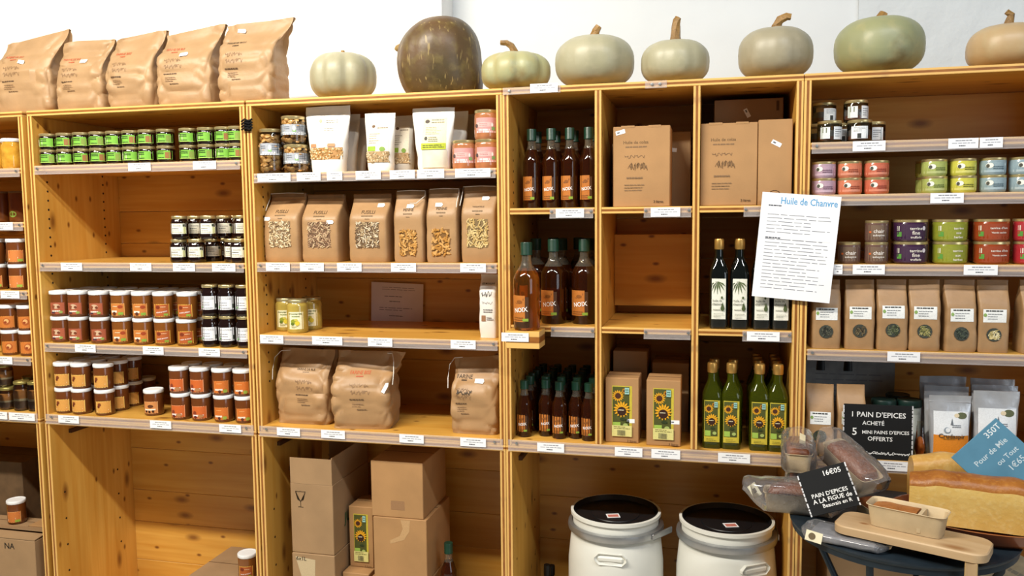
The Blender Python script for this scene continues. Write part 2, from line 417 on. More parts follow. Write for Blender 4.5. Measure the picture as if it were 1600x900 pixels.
for i, (a, b) in enumerate(U):
    r = unit('shelf_unit', UL[i], a, b, ZB, ZT, SH[i], i)
    strip(r, a+.008, b-.008, ZB+T_+.0005, .034, [a+.035, b-.035]); BOT.append(ZB+T_)
    holes(r, a+T_, [1.05+.033*k for k in range(24)])
    lo = unit('base_unit', BL[i], a, b, .06, ZJ, [], 20+i)
    g = G().box((a+T_, .09, .815), (a+T_+.012, .20, .829)); g.box((a+T_, .18, .829), (a+T_+.012, .20, .862))
    ob('bracket', g.mesh('bracket', M('dark_wood', '4A2A12', .6)), lo)
    holes(lo, a+T_, [.3+.1*k for k in range(4)])
    if i == 3:      # dividers and short shelves of the nine cubbyholes
        xs = [a+T_, -.336, -.0515, b-T_]
        for x in xs[1:3]: board('divider', (x, .001, ZB+T_), (x+.020, DEP-.002, ZT-T_), 2, r)
        for z in (1.628, 1.269):
            for k in range(3):
                xa = xs[k]+(.020 if k else 0)+.0005; board('shelf', (xa, .0015, z-T_), (xs[k+1]-.0005, DEP-.002, z), 0, r)
        for u0, u1, z in ((859, 927, 1.628), (1006, 1080, 1.628), (1162, 1236, 1.628), (861, 929, 1.269), (1006, 1079, 1.269), (1160, 1237, 1.269)):
            x0, x1 = Xat(u0, 0, z), Xat(u1, 0, z); strip(r, x0, x1, z-.002, .030, [x0+.006, x1-.006])
        for u0, u1 in ((786, 876), (1008, 1042)): strip(r, Xat(u0, 0, ZT), Xat(u1, 0, ZT), ZT, .021)
        board('inner_back_board', (-.315, .33, 1.30), (-.053, .345, 1.54), 0, r, c=.002)
UN = ['far left unit', 'jar unit', 'pasta unit', 'oil unit', 'right-hand unit']
# price tickets in the strips
SHN = ['top', 'second', 'third', 'fourth', 'bottom']
def ticket(u0, u1, z, h=.027, label='', y=-.0062, dz=0, rot=0):
    x0, x1 = Xat(u0, 0, z), Xat(u1, 0, z); w = x1-x0; g = G().box((-w/2, -.0006, 0), (w/2, .0006, h)); rd = random.Random(int(u0))
    els = [('l', '8A8C94', -w*.26, h*.70, w*.30, h*.84, 1, .7), ('l', 'A6A8B0', -w*.38, h*.46, w*.40, h*.58, 1, .7), ('l', '5A5C64', -w*.15, h*.18, w*.17, h*.34, 1, .7)]
    r = spawn([('card', g.mesh('card', PAPER)), ('print', decal(els, g, 'print', .0002, 0), 0)], 'price_ticket', ((x0+x1)/2, y, z-.0305+dz), label, 'price ticket', 'price tickets on the shelf edges')
    r.rotation_euler.y = rot
TK = {(1, 0): [(202, 237), (303, 339)], (1, 1): [(97, 130), (205, 238), (272, 306), (333, 369)], (1, 2): [(119, 151), (225, 257), (312, 345)], (1, 3): [(93, 125), (236, 269), (344, 378)],
      (2, 0): [(404, 455), (465, 502), (512, 536), (557, 596), (610, 649), (653, 695), (712, 767)], (2, 1): [(417, 454), (470, 507), (528, 566), (612, 651), (720, 760)],
      (2, 2): [(408, 444), (489, 536), (576, 614), (705, 744)], (2, 3): [(434, 470), (503, 540), (625, 663), (720, 760)],
      (4, 0): [(1332, 1383), (1481, 1528), (1530, 1566)], (4, 1): [(1453, 1505)], (4, 2): [(1302, 1316), (1332, 1382), (1505, 1558)], (4, 3): [(1386, 1437)], (4, 4): [(1368, 1420)],
      (0, 1): [(-12, 22)], (0, 2): [(3, 32)], (0, 3): [(-14, 21)], (0, 4): [(-20, 13), (16, 56)]}
for (ui, si), L in TK.items():
    z = SH[ui][si] if si < len(SH[ui]) else BOT[ui]; sn = SHN[si] if si < len(SH[ui]) else 'bottom'
    for n, (a, b) in enumerate(L):
        w = 'only white price ticket' if len(L) == 1 else ORD[n]+' white price ticket from the left'
        ticket(a, b, z, .027, f'{w}, {sn} shelf of the {UN[ui]}', dz=.0025)
for a, b, z, w in ((869, 913, 1.628, 'below the upper walnut oil bottles'), (1017, 1063, 1.628, 'below the tall carton in the middle cubby'), (1167, 1218, 1.269, 'below the black hemp oil bottles'),
                   (840, 882, BOT[3], 'below the small walnut oil bottles'), (961, 1004, BOT[3], 'below the left sunflower carton'), (1018, 1063, BOT[3], 'below the right sunflower carton'), (1122, 1172, BOT[3], 'below the sunflower oil bottles'),
                   (829, 872, ZT+.010, 'on the top edge of the oil unit, below a pumpkin')):
    ticket(a, b, z, .027, 'white price ticket '+w)
# ------------------------------------------------------------------ jars
def jar_geo(r, h, lr, lh, neck=None, n=24, sh=.74, e=2):
    neck = neck or lr*.93
    g = G().lathe([(0, 0), (r*.90, 0, e), (r*.985, .004, e), (r, .010, e), (r, h*sh, e), (r*.97, h*(sh+.04), e), (neck, h*(sh+.12)), (neck, h-lh), (0, h-lh)], n)
    l = G().lathe([(0, h-lh*1.02), (lr*.97, h-lh), (lr, h-lh*.85), (lr, h-lh*.15), (lr*.96, h), (lr*.86, h), (lr*.84, h-.0009), (0, h-.0009)], n)
    return g, l
def jar_proto(r, h, lr, lh, body, lid, els, **k):
    g, l = jar_geo(r, h, lr, lh, **k)
    p = [('jar_body', g.mesh('jar_body', body, sharp=50)), ('lid', l.mesh('lid', lid))]
    if els: p.append(('label', decal(els, g), 0))
    return p
def rows(proto, name, cols, ys, zs, dh, labelf, cat, group, turn=0, jit=.0, seed=1, skip=()):
    """cols: photo columns of the front jars; ys: depths of the ranks; one thing per jar"""
    rnd = random.Random(seed)
    for ci, u in enumerate(cols):
        us = u if isinstance(u, tuple) else (u,)*len(zs)
        for yi, y in enumerate(ys):
            for li, z in enumerate(zs):
                if (ci, yi, li) in skip: continue
                x = Xat(us[li], ys[0], z+dh*.5)
                P = proto[ci] if isinstance(proto, list) and isinstance(proto[0], list) else proto
                spawn(P, name, (x+(rnd.uniform(-jit, jit) if yi else 0), y, z), labelf(ci, yi, li), cat, group, turn+rnd.uniform(-.22, .22))
# small green-labelled jars, two layers of twelve
gl = lambda a, txt: [('r', '79B83E', -.026, .010, .026, .039), ('r', 'A8D060', -.026, .010, .026, .0125), ('r', a, .006 if a != 'E4ECC8' else -.026, .013, .022 if a != 'E4ECC8' else -.012, .034),
                    ('l', '1E3A10', -.020, .026, .002, .037, 2, .5), ('l', '2C4A18', -.018, .013, .012, .018, 1, .5)]
GJ = [jar_proto(.0302, .0560, .0300, .0095, JAM, GOLD, gl(a, '')) for a in ('8AA04A', '9E7040', 'E4ECC8')]
gcols = [76.7, 103.3, 128.7, 154.6, 180.5, 205.7, 231, 259.6, 294.8, 323.6, 350.8, 374]
rnd = random.Random(5)
for li in (0, 1):
    for ci, u in enumerate(gcols):
        z = 1.798+.0562*li
        spawn(GJ[(ci*2+li*5+ci//3) % 3], 'green_label_jar', (inn(Xat(u+(0, -1)[li], .036, z+.03), .0302, 1), .036, z), f'{ORD[ci]} green-labelled jar from the left in the {("lower", "upper")[li]} layer under the paper sacks', 'jar', 'small green-labelled jars', .50+rnd.uniform(-.2, .12)-.02*ci)
# dark preserve jars with cream labels
cream = lambda c: [('r', c, -.025, .018, .025, .053), ('l', '6A6658', -.016, .040, .010, .048, 2, .35), ('l', '3E3C34', -.019, .033, .012, .038, 1, .5), ('l', '9A967E', -.019, .021, .014, .031, 2, .3), ('r', '3C4A3A', .016, .043, .021, .051), ('r', 'D8DCA0', .018, .019, .0245, .041)]
CJ = jar_proto(.0300, .0795, .0268, .0105, JAM, GOLD, cream('F6F3E4'))
lay = [(280, .045, 0), (307.5, .045, 0), (333, .125, 0), (352, .195, 0), (364, .075, 0), (374, .036, 0), (281, .045, 1), (305, .115, 1), (326, .045, 1), (350, .125, 1), (364, .195, 1), (377, .125, 1)]
for n, (u, y, l) in enumerate(lay):
    if l and y > .1: spawn(CJ, 'preserve_jar', (Xat(u, y, 1.50), y, 1.457), f'dark preserve jar hidden below the {ORD[n-6]} cream-labelled jar of the upper layer', 'jar', 'dark preserve jars with cream labels') if n in (7, 11) else 0
    spawn(CJ, 'preserve_jar', (Xat(u, y, 1.457+.08*l+.04), y, 1.457+.0798*l), f'dark jar with cream label, {ORD[n % 6]} from left in {("lower", "upper")[l]} layer on the second shelf', 'jar', 'dark preserve jars with cream labels', .38 if y < .1 else .65)
# chocolate spread jars with white lids
def chl(bg, edge, kind):
    e = [('r', edge, -.024, .009, .024, .052), ('r', bg, -.0225, .0105, .0225, .0505)]
    if kind == 0: e += [('e', 'C9A98A', -.002, .038, .013, .009), ('e', '8A4A2C', -.012, .036, .005, .007), ('e', '6E3418', .006, .036, .005, .004), ('l', 'F0E4D4', -.016, .018, .012, .024, 1, .8), ('e', '8FA050', .013, .017, .006, .005), ('r', '4A2A38', -.019, .013, -.006, .018)]
    if kind == 1: e += [('e', '9E3E14', .012, .040, .008, .006), ('l', 'F8E8C8', -.014, .040, .004, .044, 1, .5), ('r', 'F2E4D2', -.019, .020, .002, .027), ('e', '5A2A12', -.008, .017, .006, .006), ('r', '86A83C', .006, .012, .021, .021)]
    if kind == 2: e += [('e', '7A2E10', -.012, .041, .007, .006), ('t', 'FFFFFF', 'NOIX & NOIX', 0, .0245, .036, .12), ('l', 'F0C8A0', -.003, .040, .014, .044, 1, .5), ('r', '8AA838', .007, .012, .020, .019)]
    if kind == 3: e += [('e', '7A3A18', -.012, .040, .006, .006), ('e', '6A2A10', -.015, .033, .004, .005), ('p', 'F0D8B0', [(-.020, .016), (.018, .020), (.018, .023), (-.020, .018)])]
    if kind == 4: e += [('e', '8A3A20', -.014, .028, .006, .008), ('r', 'F0E0DC', -.020, .016, .016, .023), ('e', 'B07A4C', .006, .018, .010, .006), ('e', '5E1E18', -.012, .015, .006, .004)]
    if kind == 5: e += [('l', 'F0B878', -.014, .040, .004, .044, 1, .4), ('r', 'EAD8C8', -.020, .018, .006, .024), ('e', '5A2410', -.004, .015, .005, .005), ('e', '98A83E', .014, .016, .007, .006)]
    if kind == 6: e += [('e', '5A2E14', .001, .035, .010, .006), ('r', 'F0E8D8', -.020, .021, .018, .026), ('e', '2E1408', -.014, .017, .004, .004), ('e', '2E1408', .010, .017, .004, .004), ('e', '2E1408', -.002, .016, .004, .004)]
    if kind == 7: e += [('e', 'A8541C', .001, .032, .012, .013), ('e', 'E8A868', .001, .034, .008, .008), ('e', '8A3A10', -.002, .030, .005, .004)]
    if kind == 8: e += [('p', '9A4420', [(-.02, .040), (0, .045), (.021, .041), (.021, .047), (-.02, .048)]), ('p', 'F0E0D0', [(-.021, .018), (.008, .023), (.008, .027), (-.021, .021)]), ('r', '96B040', .006, .011, .022, .020)]
    return e
CK = [('A8583A', '8E4630', 0), ('C87A36', 'F0B060', 1), ('B05A26', 'F0C050', 2), ('D69A4A', 'F2CC6C', 3), ('CC6428', 'F0A070', 4), ('CE7028', 'D88A48', 5), ('D08C50', 'E0A870', 6), ('C8742E', 'D88838', 7), ('CE7C3C', 'E0A060', 8)]
CH = [jar_proto(.0333, .0925, .0346, .0125, CHOC if i not in (1, 2) else CHOCL, WHITE, chl(*c), sh=.82, neck=.0322) for i, c in enumerate(CK)]
PLAIN = jar_proto(.0333, .0925, .0346, .0125, CHOC, WHITE, None, sh=.82, neck=.0322)
def choc(cols, ys, z, kinds, where, turn, nlay=2, skip=(), seed=3):
    rnd = random.Random(seed)
    for ci, uu_ in enumerate(cols):
        for li in range(nlay):
            u = uu_[li] if isinstance(uu_, tuple) else uu_
            x = inn(Xat(u, ys[0], z+.0925*li+.05), .0349, 0 if 'far left' in where else 1)
            for yi, y in enumerate(ys):
                if (ci, yi, li) in skip: continue
                if yi > 0 and li < nlay-1 and ci < len(cols)-1 and (ci+1, yi, li) not in skip: pr = PLAIN
                else: pr = CH[kinds[ci]]
                dep = ('', ' one rank back', ' two ranks back', ' three ranks back')[yi]
                spawn(pr, 'spread_jar', (x, y, z+.0927*li), f'{ORD[ci]} white-lidded spread jar{dep} in {("lower", "upper")[li]} layer, {where}', 'jar', 'chocolate spread jars with white lids', turn+rnd.uniform(-.16, .16))
choc([(92, 91), (123, 122), (157, 155), (191, 189), (224, 222), (257, 255), (292, 293)], (.043, .1185, .194), 1.168, [0, 0, 0, 1, 1, 2, 2], 'third shelf', .34)
choc([(97, 94.5), (128, 127), (164, 162)], (.043, .1185, .194), BOT[1], [3, 3, 3], 'bottom shelf left', .36)
choc([(283, 280), (314.7, 312.7), (350, 347), (383, 380)], (.043, .1185), BOT[1], [4, 4, 5, 5], 'bottom shelf right', .26)
spawn(CH[6], 'spread_jar', (Xat(240.7, .075, .95), .075, BOT[1]), 'lone white-lidded spread jar standing between two stacks on the bottom shelf', 'jar', 'chocolate spread jars with white lids', .22)
spawn(PLAIN, 'spread_jar', (Xat(164, .043, .95), .2695, BOT[1]), 'rearmost low white-lidded spread jar behind the bottom shelf left stack', 'jar', 'chocolate spread jars with white lids')
# dark honey jars with white labels
wl = [('r', 'F2F4F8', -.028, .022, .028, .068), ('l', '8A8C98', -.022, .056, .016, .064, 2, .35), ('l', '70727C', -.022, .034, .012, .050, 2, .25), ('r', '4A5048', .018, .028, .023, .042), ('l', '8A8C98', -.020, .026, .012, .030, 1, .5), ('r', '5A8A50', -.026, .028, -.021, .034)]
HJ = jar_proto(.0305, .1065, .0272, .0100, JAM, GOLD, wl, sh=.72)
for li in (0, 1):
    for ci, u in enumerate(((329.4, 328.7), (356, 355), (384, 382))):
        spawn(HJ, 'honey_jar', (inn(Xat(u[li], .042, 1.168+.107*li+.05), .0306, 1), .042, 1.168+.1068*li), f'{ORD[ci]} tall dark honey jar with white label in the {("lower", "upper")[li]} layer', 'jar', 'dark honey jars with white labels', .42+.05*ci)
# far left unit: jars cut by the frame
YJ = jar_proto(.0330, .108, .0325, .012, M('yellow_jelly_jar', 'D2A23C', .08, var=.12, vs=40, coat=.8, col2='B8842C'), WHITE, None, n=28)
for n, u in enumerate((-7, 19)): spawn(YJ, 'jelly_jar', (Xat(u, .045, 1.84), .045, 1.792), ('yellow jelly jar cut by the left picture edge on the top shelf', 'whole yellow jelly jar on the top shelf at far left')[n], 'jar', 'yellow jelly jars')
BKJ = jar_proto(.0400, .118, .0395, .008, M('dim_brown_jar', '6A3A14', .3, var=.08), M('brown_lid', '6E5A48', .4), [('e', '7A9A40', 0, .03, .016, .012)], sh=.88)
for n, u in enumerate((2, 32)): spawn(BKJ, 'spread_tub', (Xat(u, .20, 1.66), .20, 1.601), ('brown tub at the left picture edge on the second shelf', 'brown tub beside the upright on the far left second shelf')[n], 'tub', 'brown tubs at far left')
choc([(-5, -8), (30, 26)], (.043, .1185), 1.355, [8, 8], 'far left third shelf', .50, seed=9)
choc([(18, 14), (46, 43)], (.043, .1185), 1.114, [7, 7], 'far left fourth shelf', .45, seed=10)
def layered(r, h):
    g, l = jar_geo(r, h, r*.93, .010, n=24)
    c = G().lathe([(0, .004), (r*.88, .004), (r*.95, .012), (r*.95, h*.34, 2, 0), (r*.95, h*.42, 2, 1), (r*.95, h*.70, 2, 2), (0, h*.70, 2, 2)], 24)
    return [('jar_body', g.mesh('jar_body', GLASS)), ('filling', c.mesh('filling', [M('brown_rillette', '8A6244', .6, vs=60), M('cream_fat', 'E0C8A0', .5, vs=80), M('orange_fat', 'CE8A48', .4, vs=60)])), ('lid', l.mesh('lid', M('olive_gold_lid', 'A89A58', .32, metal=.6)))]
LJ = layered(.0295, .108); LS = layered(.0295, .082)
for n, (P, u, y, z, d) in enumerate(((LS, -12, .04, 0, 'cut by the picture edge'), (LS, 12, .045, 0, 'squat, below another'), (LS, 9, .06, .0822, 'stacked on a squat one'), (LJ, 35, .042, 0, 'tall, in the middle'), (LJ, 57, .046, 0, 'tall, against the upright'), (LJ, 48, .13, 0, 'tall, in the second rank'))):
    spawn(P, 'layered_jar', (Xat(u, y, .95), y, BOT[0]+z), 'glass jar of layered filling, '+d, 'jar', 'glass jars with layered filling')
# pasta unit, top shelf: jars of round biscuits
def filled(r, h, n, seed, size, els, lidm=GOLD, fill='D8AE70', fill2='B07E44'):
    g, l = jar_geo(r, h, r*.96, .011, n=28, sh=.80); c = G(); rd = random.Random(seed); done = []
    for _ in range(n*6):
        if len(done) >= n: break
        a = rd.uniform(0, 2*PI); z = rd.uniform(.010, h*.86); q = Vector(((r-size*.72)*math.cos(a), (r-size*.72)*math.sin(a), z))
        if any((q-p).length < size*1.12 for p in done): continue
        done.append(q); T = Matrix.Rotation(a+PI/2, 4, 'Z') @ Matrix.Rotation(rd.uniform(-1, 1), 4, 'X') @ Matrix.Rotation(rd.uniform(0, 3), 4, 'Y')
        c.blob(q, size*rd.uniform(.85, 1.1), size*.55, size*rd.uniform(.8, 1.1), 9, 5, 0, T)
    c.lathe([(0, .006), (r*.72, .008), (r*.72, h*.8), (0, h*.8)], 12, 1)
    p = [('jar_body', g.mesh('jar_body', GLASS)), ('filling', c.mesh('filling', [M('biscuit_'+fill, fill, .45, var=.12, vs=50, col2=fill2), M('jar_shadow_fill', '8A6236', .8)]), None, 'stuff'), ('lid', l.mesh('lid', lidm))]
    if els: p.append(('label', decal(els, g), 0))
    return p
def greyl(z0, z1, r):
    w = r*.98; zm = (z1-z0)
    return [('r', 'A9AEB8', -w, z0, w, z1), ('l', 'E8ECF2', -w, z0, w, z0+zm*.28, 2, .7), ('e', 'E6EEE0', .004, z0+zm*.62, .005, .009), ('r', '8FC07A', -.001, z0+zm*.28, .010, z0+zm*.46), ('l', '5E6470', -w*.7, z0+zm*.5, -w*.1, z0+zm*.85, 2, .3), ('l', '5E6470', w*.3, z0+zm*.4, w*.9, z0+zm*.9, 3, .3)]
TJ = filled(.0385, .146, 95, 4, .0105, greyl(.060, .098, .0385)); SJ = filled(.0410, .092, 80, 6, .0095, greyl(.030, .064, .041))
z2 = 1.752
spawn(TJ, 'biscuit_jar', (inn(Xat(423, .046, 1.82), .0386, 2), .046, z2), 'tall jar of round biscuits with grey label at the shelf end', 'jar', None, .30)
spawn(SJ, 'biscuit_jar', (Xat(463, .046, 1.80), .046, z2), 'squat biscuit jar with grey label, lower of the stacked pair', 'jar', None, .42)
spawn(SJ, 'biscuit_jar', (Xat(459, .046, 1.89), .046, z2+.0923), 'squat biscuit jar with grey label, upper of the stacked pair', 'jar', None, .42)
for k in (0, 1): spawn(SJ, 'biscuit_jar', (Xat(463, .046, 1.80)+.002, .134, z2+.0923*k), f'squat biscuit jar in the second rank, {("lower", "upper")[k]} of two', 'jar', None, .7)
pk = [('r', 'D89A98', -.0375, .018, .0375, .064), ('l', 'F4E4E2', -.037, .018, .035, .030, 2, .8), ('r', 'E8B4B0', -.030, .036, .020, .050), ('l', 'A86A6A', -.022, .038, .014, .048, 2, .3), ('r', '86B070', .016, .026, .026, .036), ('e', 'F4F0EE', .018, .042, .003, .006), ('e', '5A4A48', -.030, .040, .004, .006)]
PJ = jar_proto(.0380, .0890, .0370, .010, M('pink_spread_jar', 'B87850', .12, coat=.6, var=.1), GOLD, pk, sh=.82)
for n, (u, k, y) in enumerate(((725.5, 0, .055), (769, 0, .046), (768, 1, .046))): spawn(PJ, 'pink_label_jar', (inn(Xat(u, y, z2+.045+.089*k), .0402, 2), y, z2+.0893*k), 'pink-labelled jar ' + ('beside the big flour pouch', 'under another pink-labelled jar', 'stacked on top beside the upright')[n], 'jar', 'pink-labelled jars', .24)
# mustard jars
mu = [('r', 'F2F0CC', -.024, .014, .024, .072), ('t', '4A5A20', 'moutarde', 0, .066, .040), ('l', '7A8A50', -.012, .054, .014, .060, 1, .5), ('e', '8E9A2C', -.006, .040, .010, .008), ('e', 'D8C83C', .006, .034, .008, .008), ('e', '5E7424', -.010, .032, .006, .005), ('e', 'C8C050', .002, .045, .006, .004), ('l', '8A9060', -.014, .018, .010, .026, 2, .4)]
MJ = jar_proto(.0355, .112, .0320, .011, M('mustard_jar', 'B09A48', .14, coat=.7, var=.06, vs=40), M('pale_gold_lid', 'BDB58A', .34, metal=.6), mu, sh=.80)
for n, (u, y) in enumerate(((433.5, .115), (465, .072), (487, .16))): spawn(MJ, 'mustard_jar', (inn(Xat(u, y, 1.27), .0356, 2), y, 1.219), ('leftmost mustard jar by the side panel', 'middle mustard jar standing in front', 'mustard jar half hidden behind the others')[n], 'jar', 'mustard jars', .28)
# right-hand unit: jars
wt = [('r', 'E8ECEE', -.020, .008, .022, .042), ('l', '70747A', -.014, .026, .016, .040, 4, .3), ('r', '3A3C3A', -.004, .009, .006, .022)]
wt2 = [('r', 'DCE2E4', -.028, .010, -.006, .042), ('r', '6A7258', -.024, .026, -.014, .040), ('r', 'E6EAEE', .004, .008, .030, .043), ('l', '70747A', .008, .014, .026, .038, 4, .3)]
def clearjar(els, r=.0330, h=.0600):
    g, l = jar_geo(r, h, r*.98, .009, n=24, sh=.84); c = G().lathe([(0, .004), (r*.93, .006), (r*.93, h*.28, 2, 0), (r*.9, h*.55, 2, 1), (0, h*.6, 2, 1)], 20)
    return [('jar_body', g.mesh('jar_body', GLASS)), ('filling', c.mesh('filling', [M('red_brown_terrine', '7A4A34', .5, vs=70), M('grey_terrine', '6E6660', .5, vs=60)])), ('lid', l.mesh('lid', GOLD)), ('label', decal(els, g), 0)]
WJ, WJ2 = clearjar(wt), clearjar(wt2)
for n, (P, u, y, k, tu, d) in enumerate(((WJ2, 1296, .042, 0, .1, 'with two white labels, in front at left'), (WJ, 1343, .042, 0, -.2, 'with black barcode, in front'), (WJ2, 1364, .105, 0, -.4, 'with tilted price sticker, lower right'), (WJ, 1276, .115, 0, .6, 'behind at the left upright, lower'), (WJ, 1287, .115, 1, .5, 'behind at the left upright, stacked'), (WJ, 1320, .115, 0, -.3, 'behind in the middle, lower'), (WJ2, 1336, .09, 1, .2, 'highest, stacked near the middle'))):
    spawn(P, 'terrine_jar', (inn(Xat(u, y, 1.83), .0332, 4), y, 1.800+.0603*k), 'clear jar on the top right shelf '+d, 'jar', 'clear jars on the top right shelf', tu)
tq = lambda c, d, t: [('r', c, -.029, .007, .029, .034), ('r', d, -.029, .007, .029, .013), ('e', 'F0F0E4', -.012, .025, .009, .007), ('e', '4A4A40', -.016, .024, .004, .005), ('l', t, -.004, .014, .022, .024, 2, .4)]
cl = [('B89AAC', 'C8AEBE', '705064'), ('D07A5A', 'D89078', '8A3A24'), ('C86A50', 'D88A70', '8A3020'), ('A8B464', 'B8C080', '50602A'), ('CCC850', 'D8D478', '606020'), ('93A8B0', 'A8BCC4', '48606A'), ('93A8B0', 'B0C0C4', '48606A')]
cn = ['mauve', 'coral', 'brick red', 'olive green', 'yellow', 'blue-grey', 'pale blue']
for n, u in enumerate((1287, 1327.5, 1369.5, 1459.5, 1505, 1551, 1597)):
    P = jar_proto(.0325, .0460, .0325, .0085, M('spread_body_%d' % n, cl[n][0], .15, coat=.6, var=.1), GOLD, tq(*cl[n]), sh=.84)
    for k in (0, 1):
        spawn(P, 'tartinade_jar', (Xat(u, .042, 1.655+.047*k+.02), .042, 1.655+.0463*k), f'flat jar with {cn[n]} label, {("lower", "upper")[k]} of its pair', 'jar', 'flat spread jars on second right shelf', random.uniform(-.15, .15))
        if n in (3, 4): spawn(P, 'tartinade_jar', (Xat(u, .042, 1.655+.047*k+.02), .110, 1.655+.0463*k), f'flat jar with {cn[n]} label in second rank, {("lower", "upper")[k]} of its pair', 'jar', 'flat spread jars on second right shelf')
def terr(c, lines, dot):
    e = [('r', c, -.042, .006, .042, .048), ('r', 'E8E8D8', -.036, .030, -.031, .043), ('r', '5A9A40', -.036, .014, -.026, .027)]
    for i, (t, w) in enumerate(lines): e.append(('t', 'F0E8DC', t, .010, .036-.012*i, w))
    if dot: e.append(('e', 'E8E0E8', .030, .037, .004, .006))
    return e
tt = [(1422, '3E2240', [('terrine', .032), ('fine', .020), ('truffade', .028)], 1, 'dark purple'), (1484, '8E9430', [('terrine', .026), ('aux', .014), ('herbes', .024)], 0, 'olive green'), (1548.5, '98401E', [('terrine d\'Ivie', .044), ('Viande sechée', .038)], 0, 'rust red'), (1611, 'B03038', [('terrine', .036), ('noix', .024)], 0, 'crimson')]
for u, c, ln, dt, nm in tt:
    P = jar_proto(.0440, .0610, .0445, .0085, M('terrine_'+nm.replace(' ', '_'), c, .16, coat=.5, var=.08), GOLD, terr(c, ln, dt), sh=.86)
    for k in (0, 1):
        spawn(P, 'terrine_jar', (Xat(u, .052, 1.461+.062*k+.03), .052, 1.461+.0613*k), f'wide {nm} terrine jar, {("lower", "upper")[k]} of two, on the middle right shelf', 'jar', 'wide terrine jars', random.uniform(-.12, .05))
        if u < 1600: spawn(P, 'terrine_jar', (Xat(u, .052, 1.461+.062*k+.03)+.012, .145, 1.461+.0613*k), f'wide {nm} terrine jar in the second rank, {("lower", "upper")[k]} of two', 'jar', 'wide terrine jars')
SP = jar_proto(.0310, .0600, .0305, .0085, M('brown_pate_jar', '6A5048', .16, coat=.5, var=.1), GOLD, [('r', '76604E', -.029, .007, .029, .047), ('t', 'F0E8E0', 'chair', .004, .030, .028), ('t', 'E8E0D8', 'aubepine', .004, .019, .030), ('e', 'D86A30', -.018, .028, .003, .003)], sh=.86)
for n, (u, k, y) in enumerate(((1326, 0, .042), (1369, 0, .042), (1369.5, 1, .042))): spawn(SP, 'pate_jar', (Xat(u, y, 1.49+.06*k), y, 1.461+.0603*k), 'small brown pâté jar ' + ('half behind the hanging sheet', 'under another, beside the purple terrines', 'stacked beside the purple terrines')[n], 'jar', 'small pâté jars', -.1)
# ------------------------------------------------------------------ bottles
def bottle(prof, mats, cap, capm, els, n=24, level=None, half=None):
    g = G().lathe(prof, n)
    p = [('glass', g.mesh('glass', mats, sharp=60)), ('cap', G().lathe(cap, 20).mesh('cap', capm))]
    if els: p.append(('label', decal(els, g, eps=.0007), 0))
    return p
def noixp(r, h, lev):
    nk = .0135*(r/.036)**.5; b = h*.58; s = h*.70
    return [(0, .004), (r*.55, .001), (r*.93, 0), (r, .006), (r, b, 2, 0), (r*.96, b+h*.03, 2, 0), (r*.72, s-h*.02, 2, 0), (nk*1.3, s+h*.04, 2, lev), (nk, s+h*.09, 2, 1), (nk, h*.985, 2, 1), (0, h*.985, 2, 1)], \
           [(0, h), (nk*1.18, h), (nk*1.24, h-.002), (nk*1.22, h*.87), (nk*1.26, h*.865), (nk*1.26, h*.855), (nk*1.02, h*.853), (nk*1.0, h*.853)][::-1]
def noixl(r, h, big=True):
    w = r*.80; z0, z1 = (h*.10, h*.40)
    e = [('r', 'B9702A', -w, z0, w*.45, z1), ('r', '4A2C12', w*.45, z0, w*.75, z1*.96), ('p', '6A3A16', [(-w*.6, z1*.80), (w*.3, z1*.92), (w*.3, z1*.86), (-w*.4, z1*.76)]), ('e', '8A5018', -w*.1, z1*.82, w*.30, h*.02),
         ('l', '7A4A1C', -w*.8, z0+h*.01, w*.3, z0+h*.06, 2, .3), ('t', 'FFFFFF', 'NOIX', 0, z0+(z1-z0)*.45, w*1.35, .12, 1.15), ('r', '8AA838', w*.25, z0+h*.008, w*.75, z0+h*.04)]
    return e
pa, ca = noixp(.0285, .245, 0)
NA = bottle(pa, [BROWNG, NECK], ca, GREENFOIL, noixl(.0285, .245))
pb, cb = noixp(.0400, .262, 1)
NB = bottle(pb, [AMBER, NECK], cb, GREENFOIL, noixl(.040, .262))
NB2 = bottle(pb, [BROWNG, NECK], cb, GREENFOIL, noixl(.040, .262))
ps, cs = noixp(.0240, .178, 0)
NS = bottle(ps, [BROWNG, NECK], cs, GREENFOIL, noixl(.024, .178), n=16)
zA, zB, zC = 1.628, 1.269, BOT[3]
for n, u in enumerate((826, 861.3, 893, 920)):
    for k in (0, 1):
        x = (-.546, -.484, -.4255, -.3665)[n]
        spawn(NA, 'walnut_oil_bottle', (x, .09+.085*k, zA), f'{ORD[n]} walnut oil bottle from the left in the {("front", "rear")[k]} rank of the upper cubby', 'bottle', 'walnut oil bottles', -.15)
# wooden ledge with the sample bottle
lr = root('bottle_ledge', 'small wooden ledge block jutting out below the amber bottle', 'ledge')
lx0, lx1 = Xat(793, -.07, 1.24), Xat(845, -.07, 1.24)
board('block', (lx0, -.090, 1.211), (lx1, -.0075, 1.263), 0, lr, PINE)
ticket(795, 836, 1.262, .026, 'white price ticket on the wooden ledge under the amber bottle', y=-.0920)
spawn(NB, 'walnut_oil_bottle', (Xat(823, -.047, 1.36), -.047, 1.2635), 'clear amber walnut oil bottle standing on the small ledge', 'bottle', None, -.28)
for n, (u, y) in enumerate(((865, .075), (913, .085))): spawn(NB2, 'walnut_oil_bottle', (Xat(u, y, 1.38), y, zB), ('large walnut oil bottle behind the amber sample bottle', 'large walnut oil bottle against the cubby divider')[n], 'bottle', 'large walnut oil bottles', -.2)
for n, (u, y) in enumerate(((-.553, .175), (-.511, .262), (-.467, .175), (-.425, .262), (-.381, .180))): spawn(NB2, 'walnut_oil_bottle', (u, y, zB), f'{ORD[n]} dim walnut oil bottle from left at the back of the middle cubby', 'bottle', 'large walnut oil bottles')
ln = 0
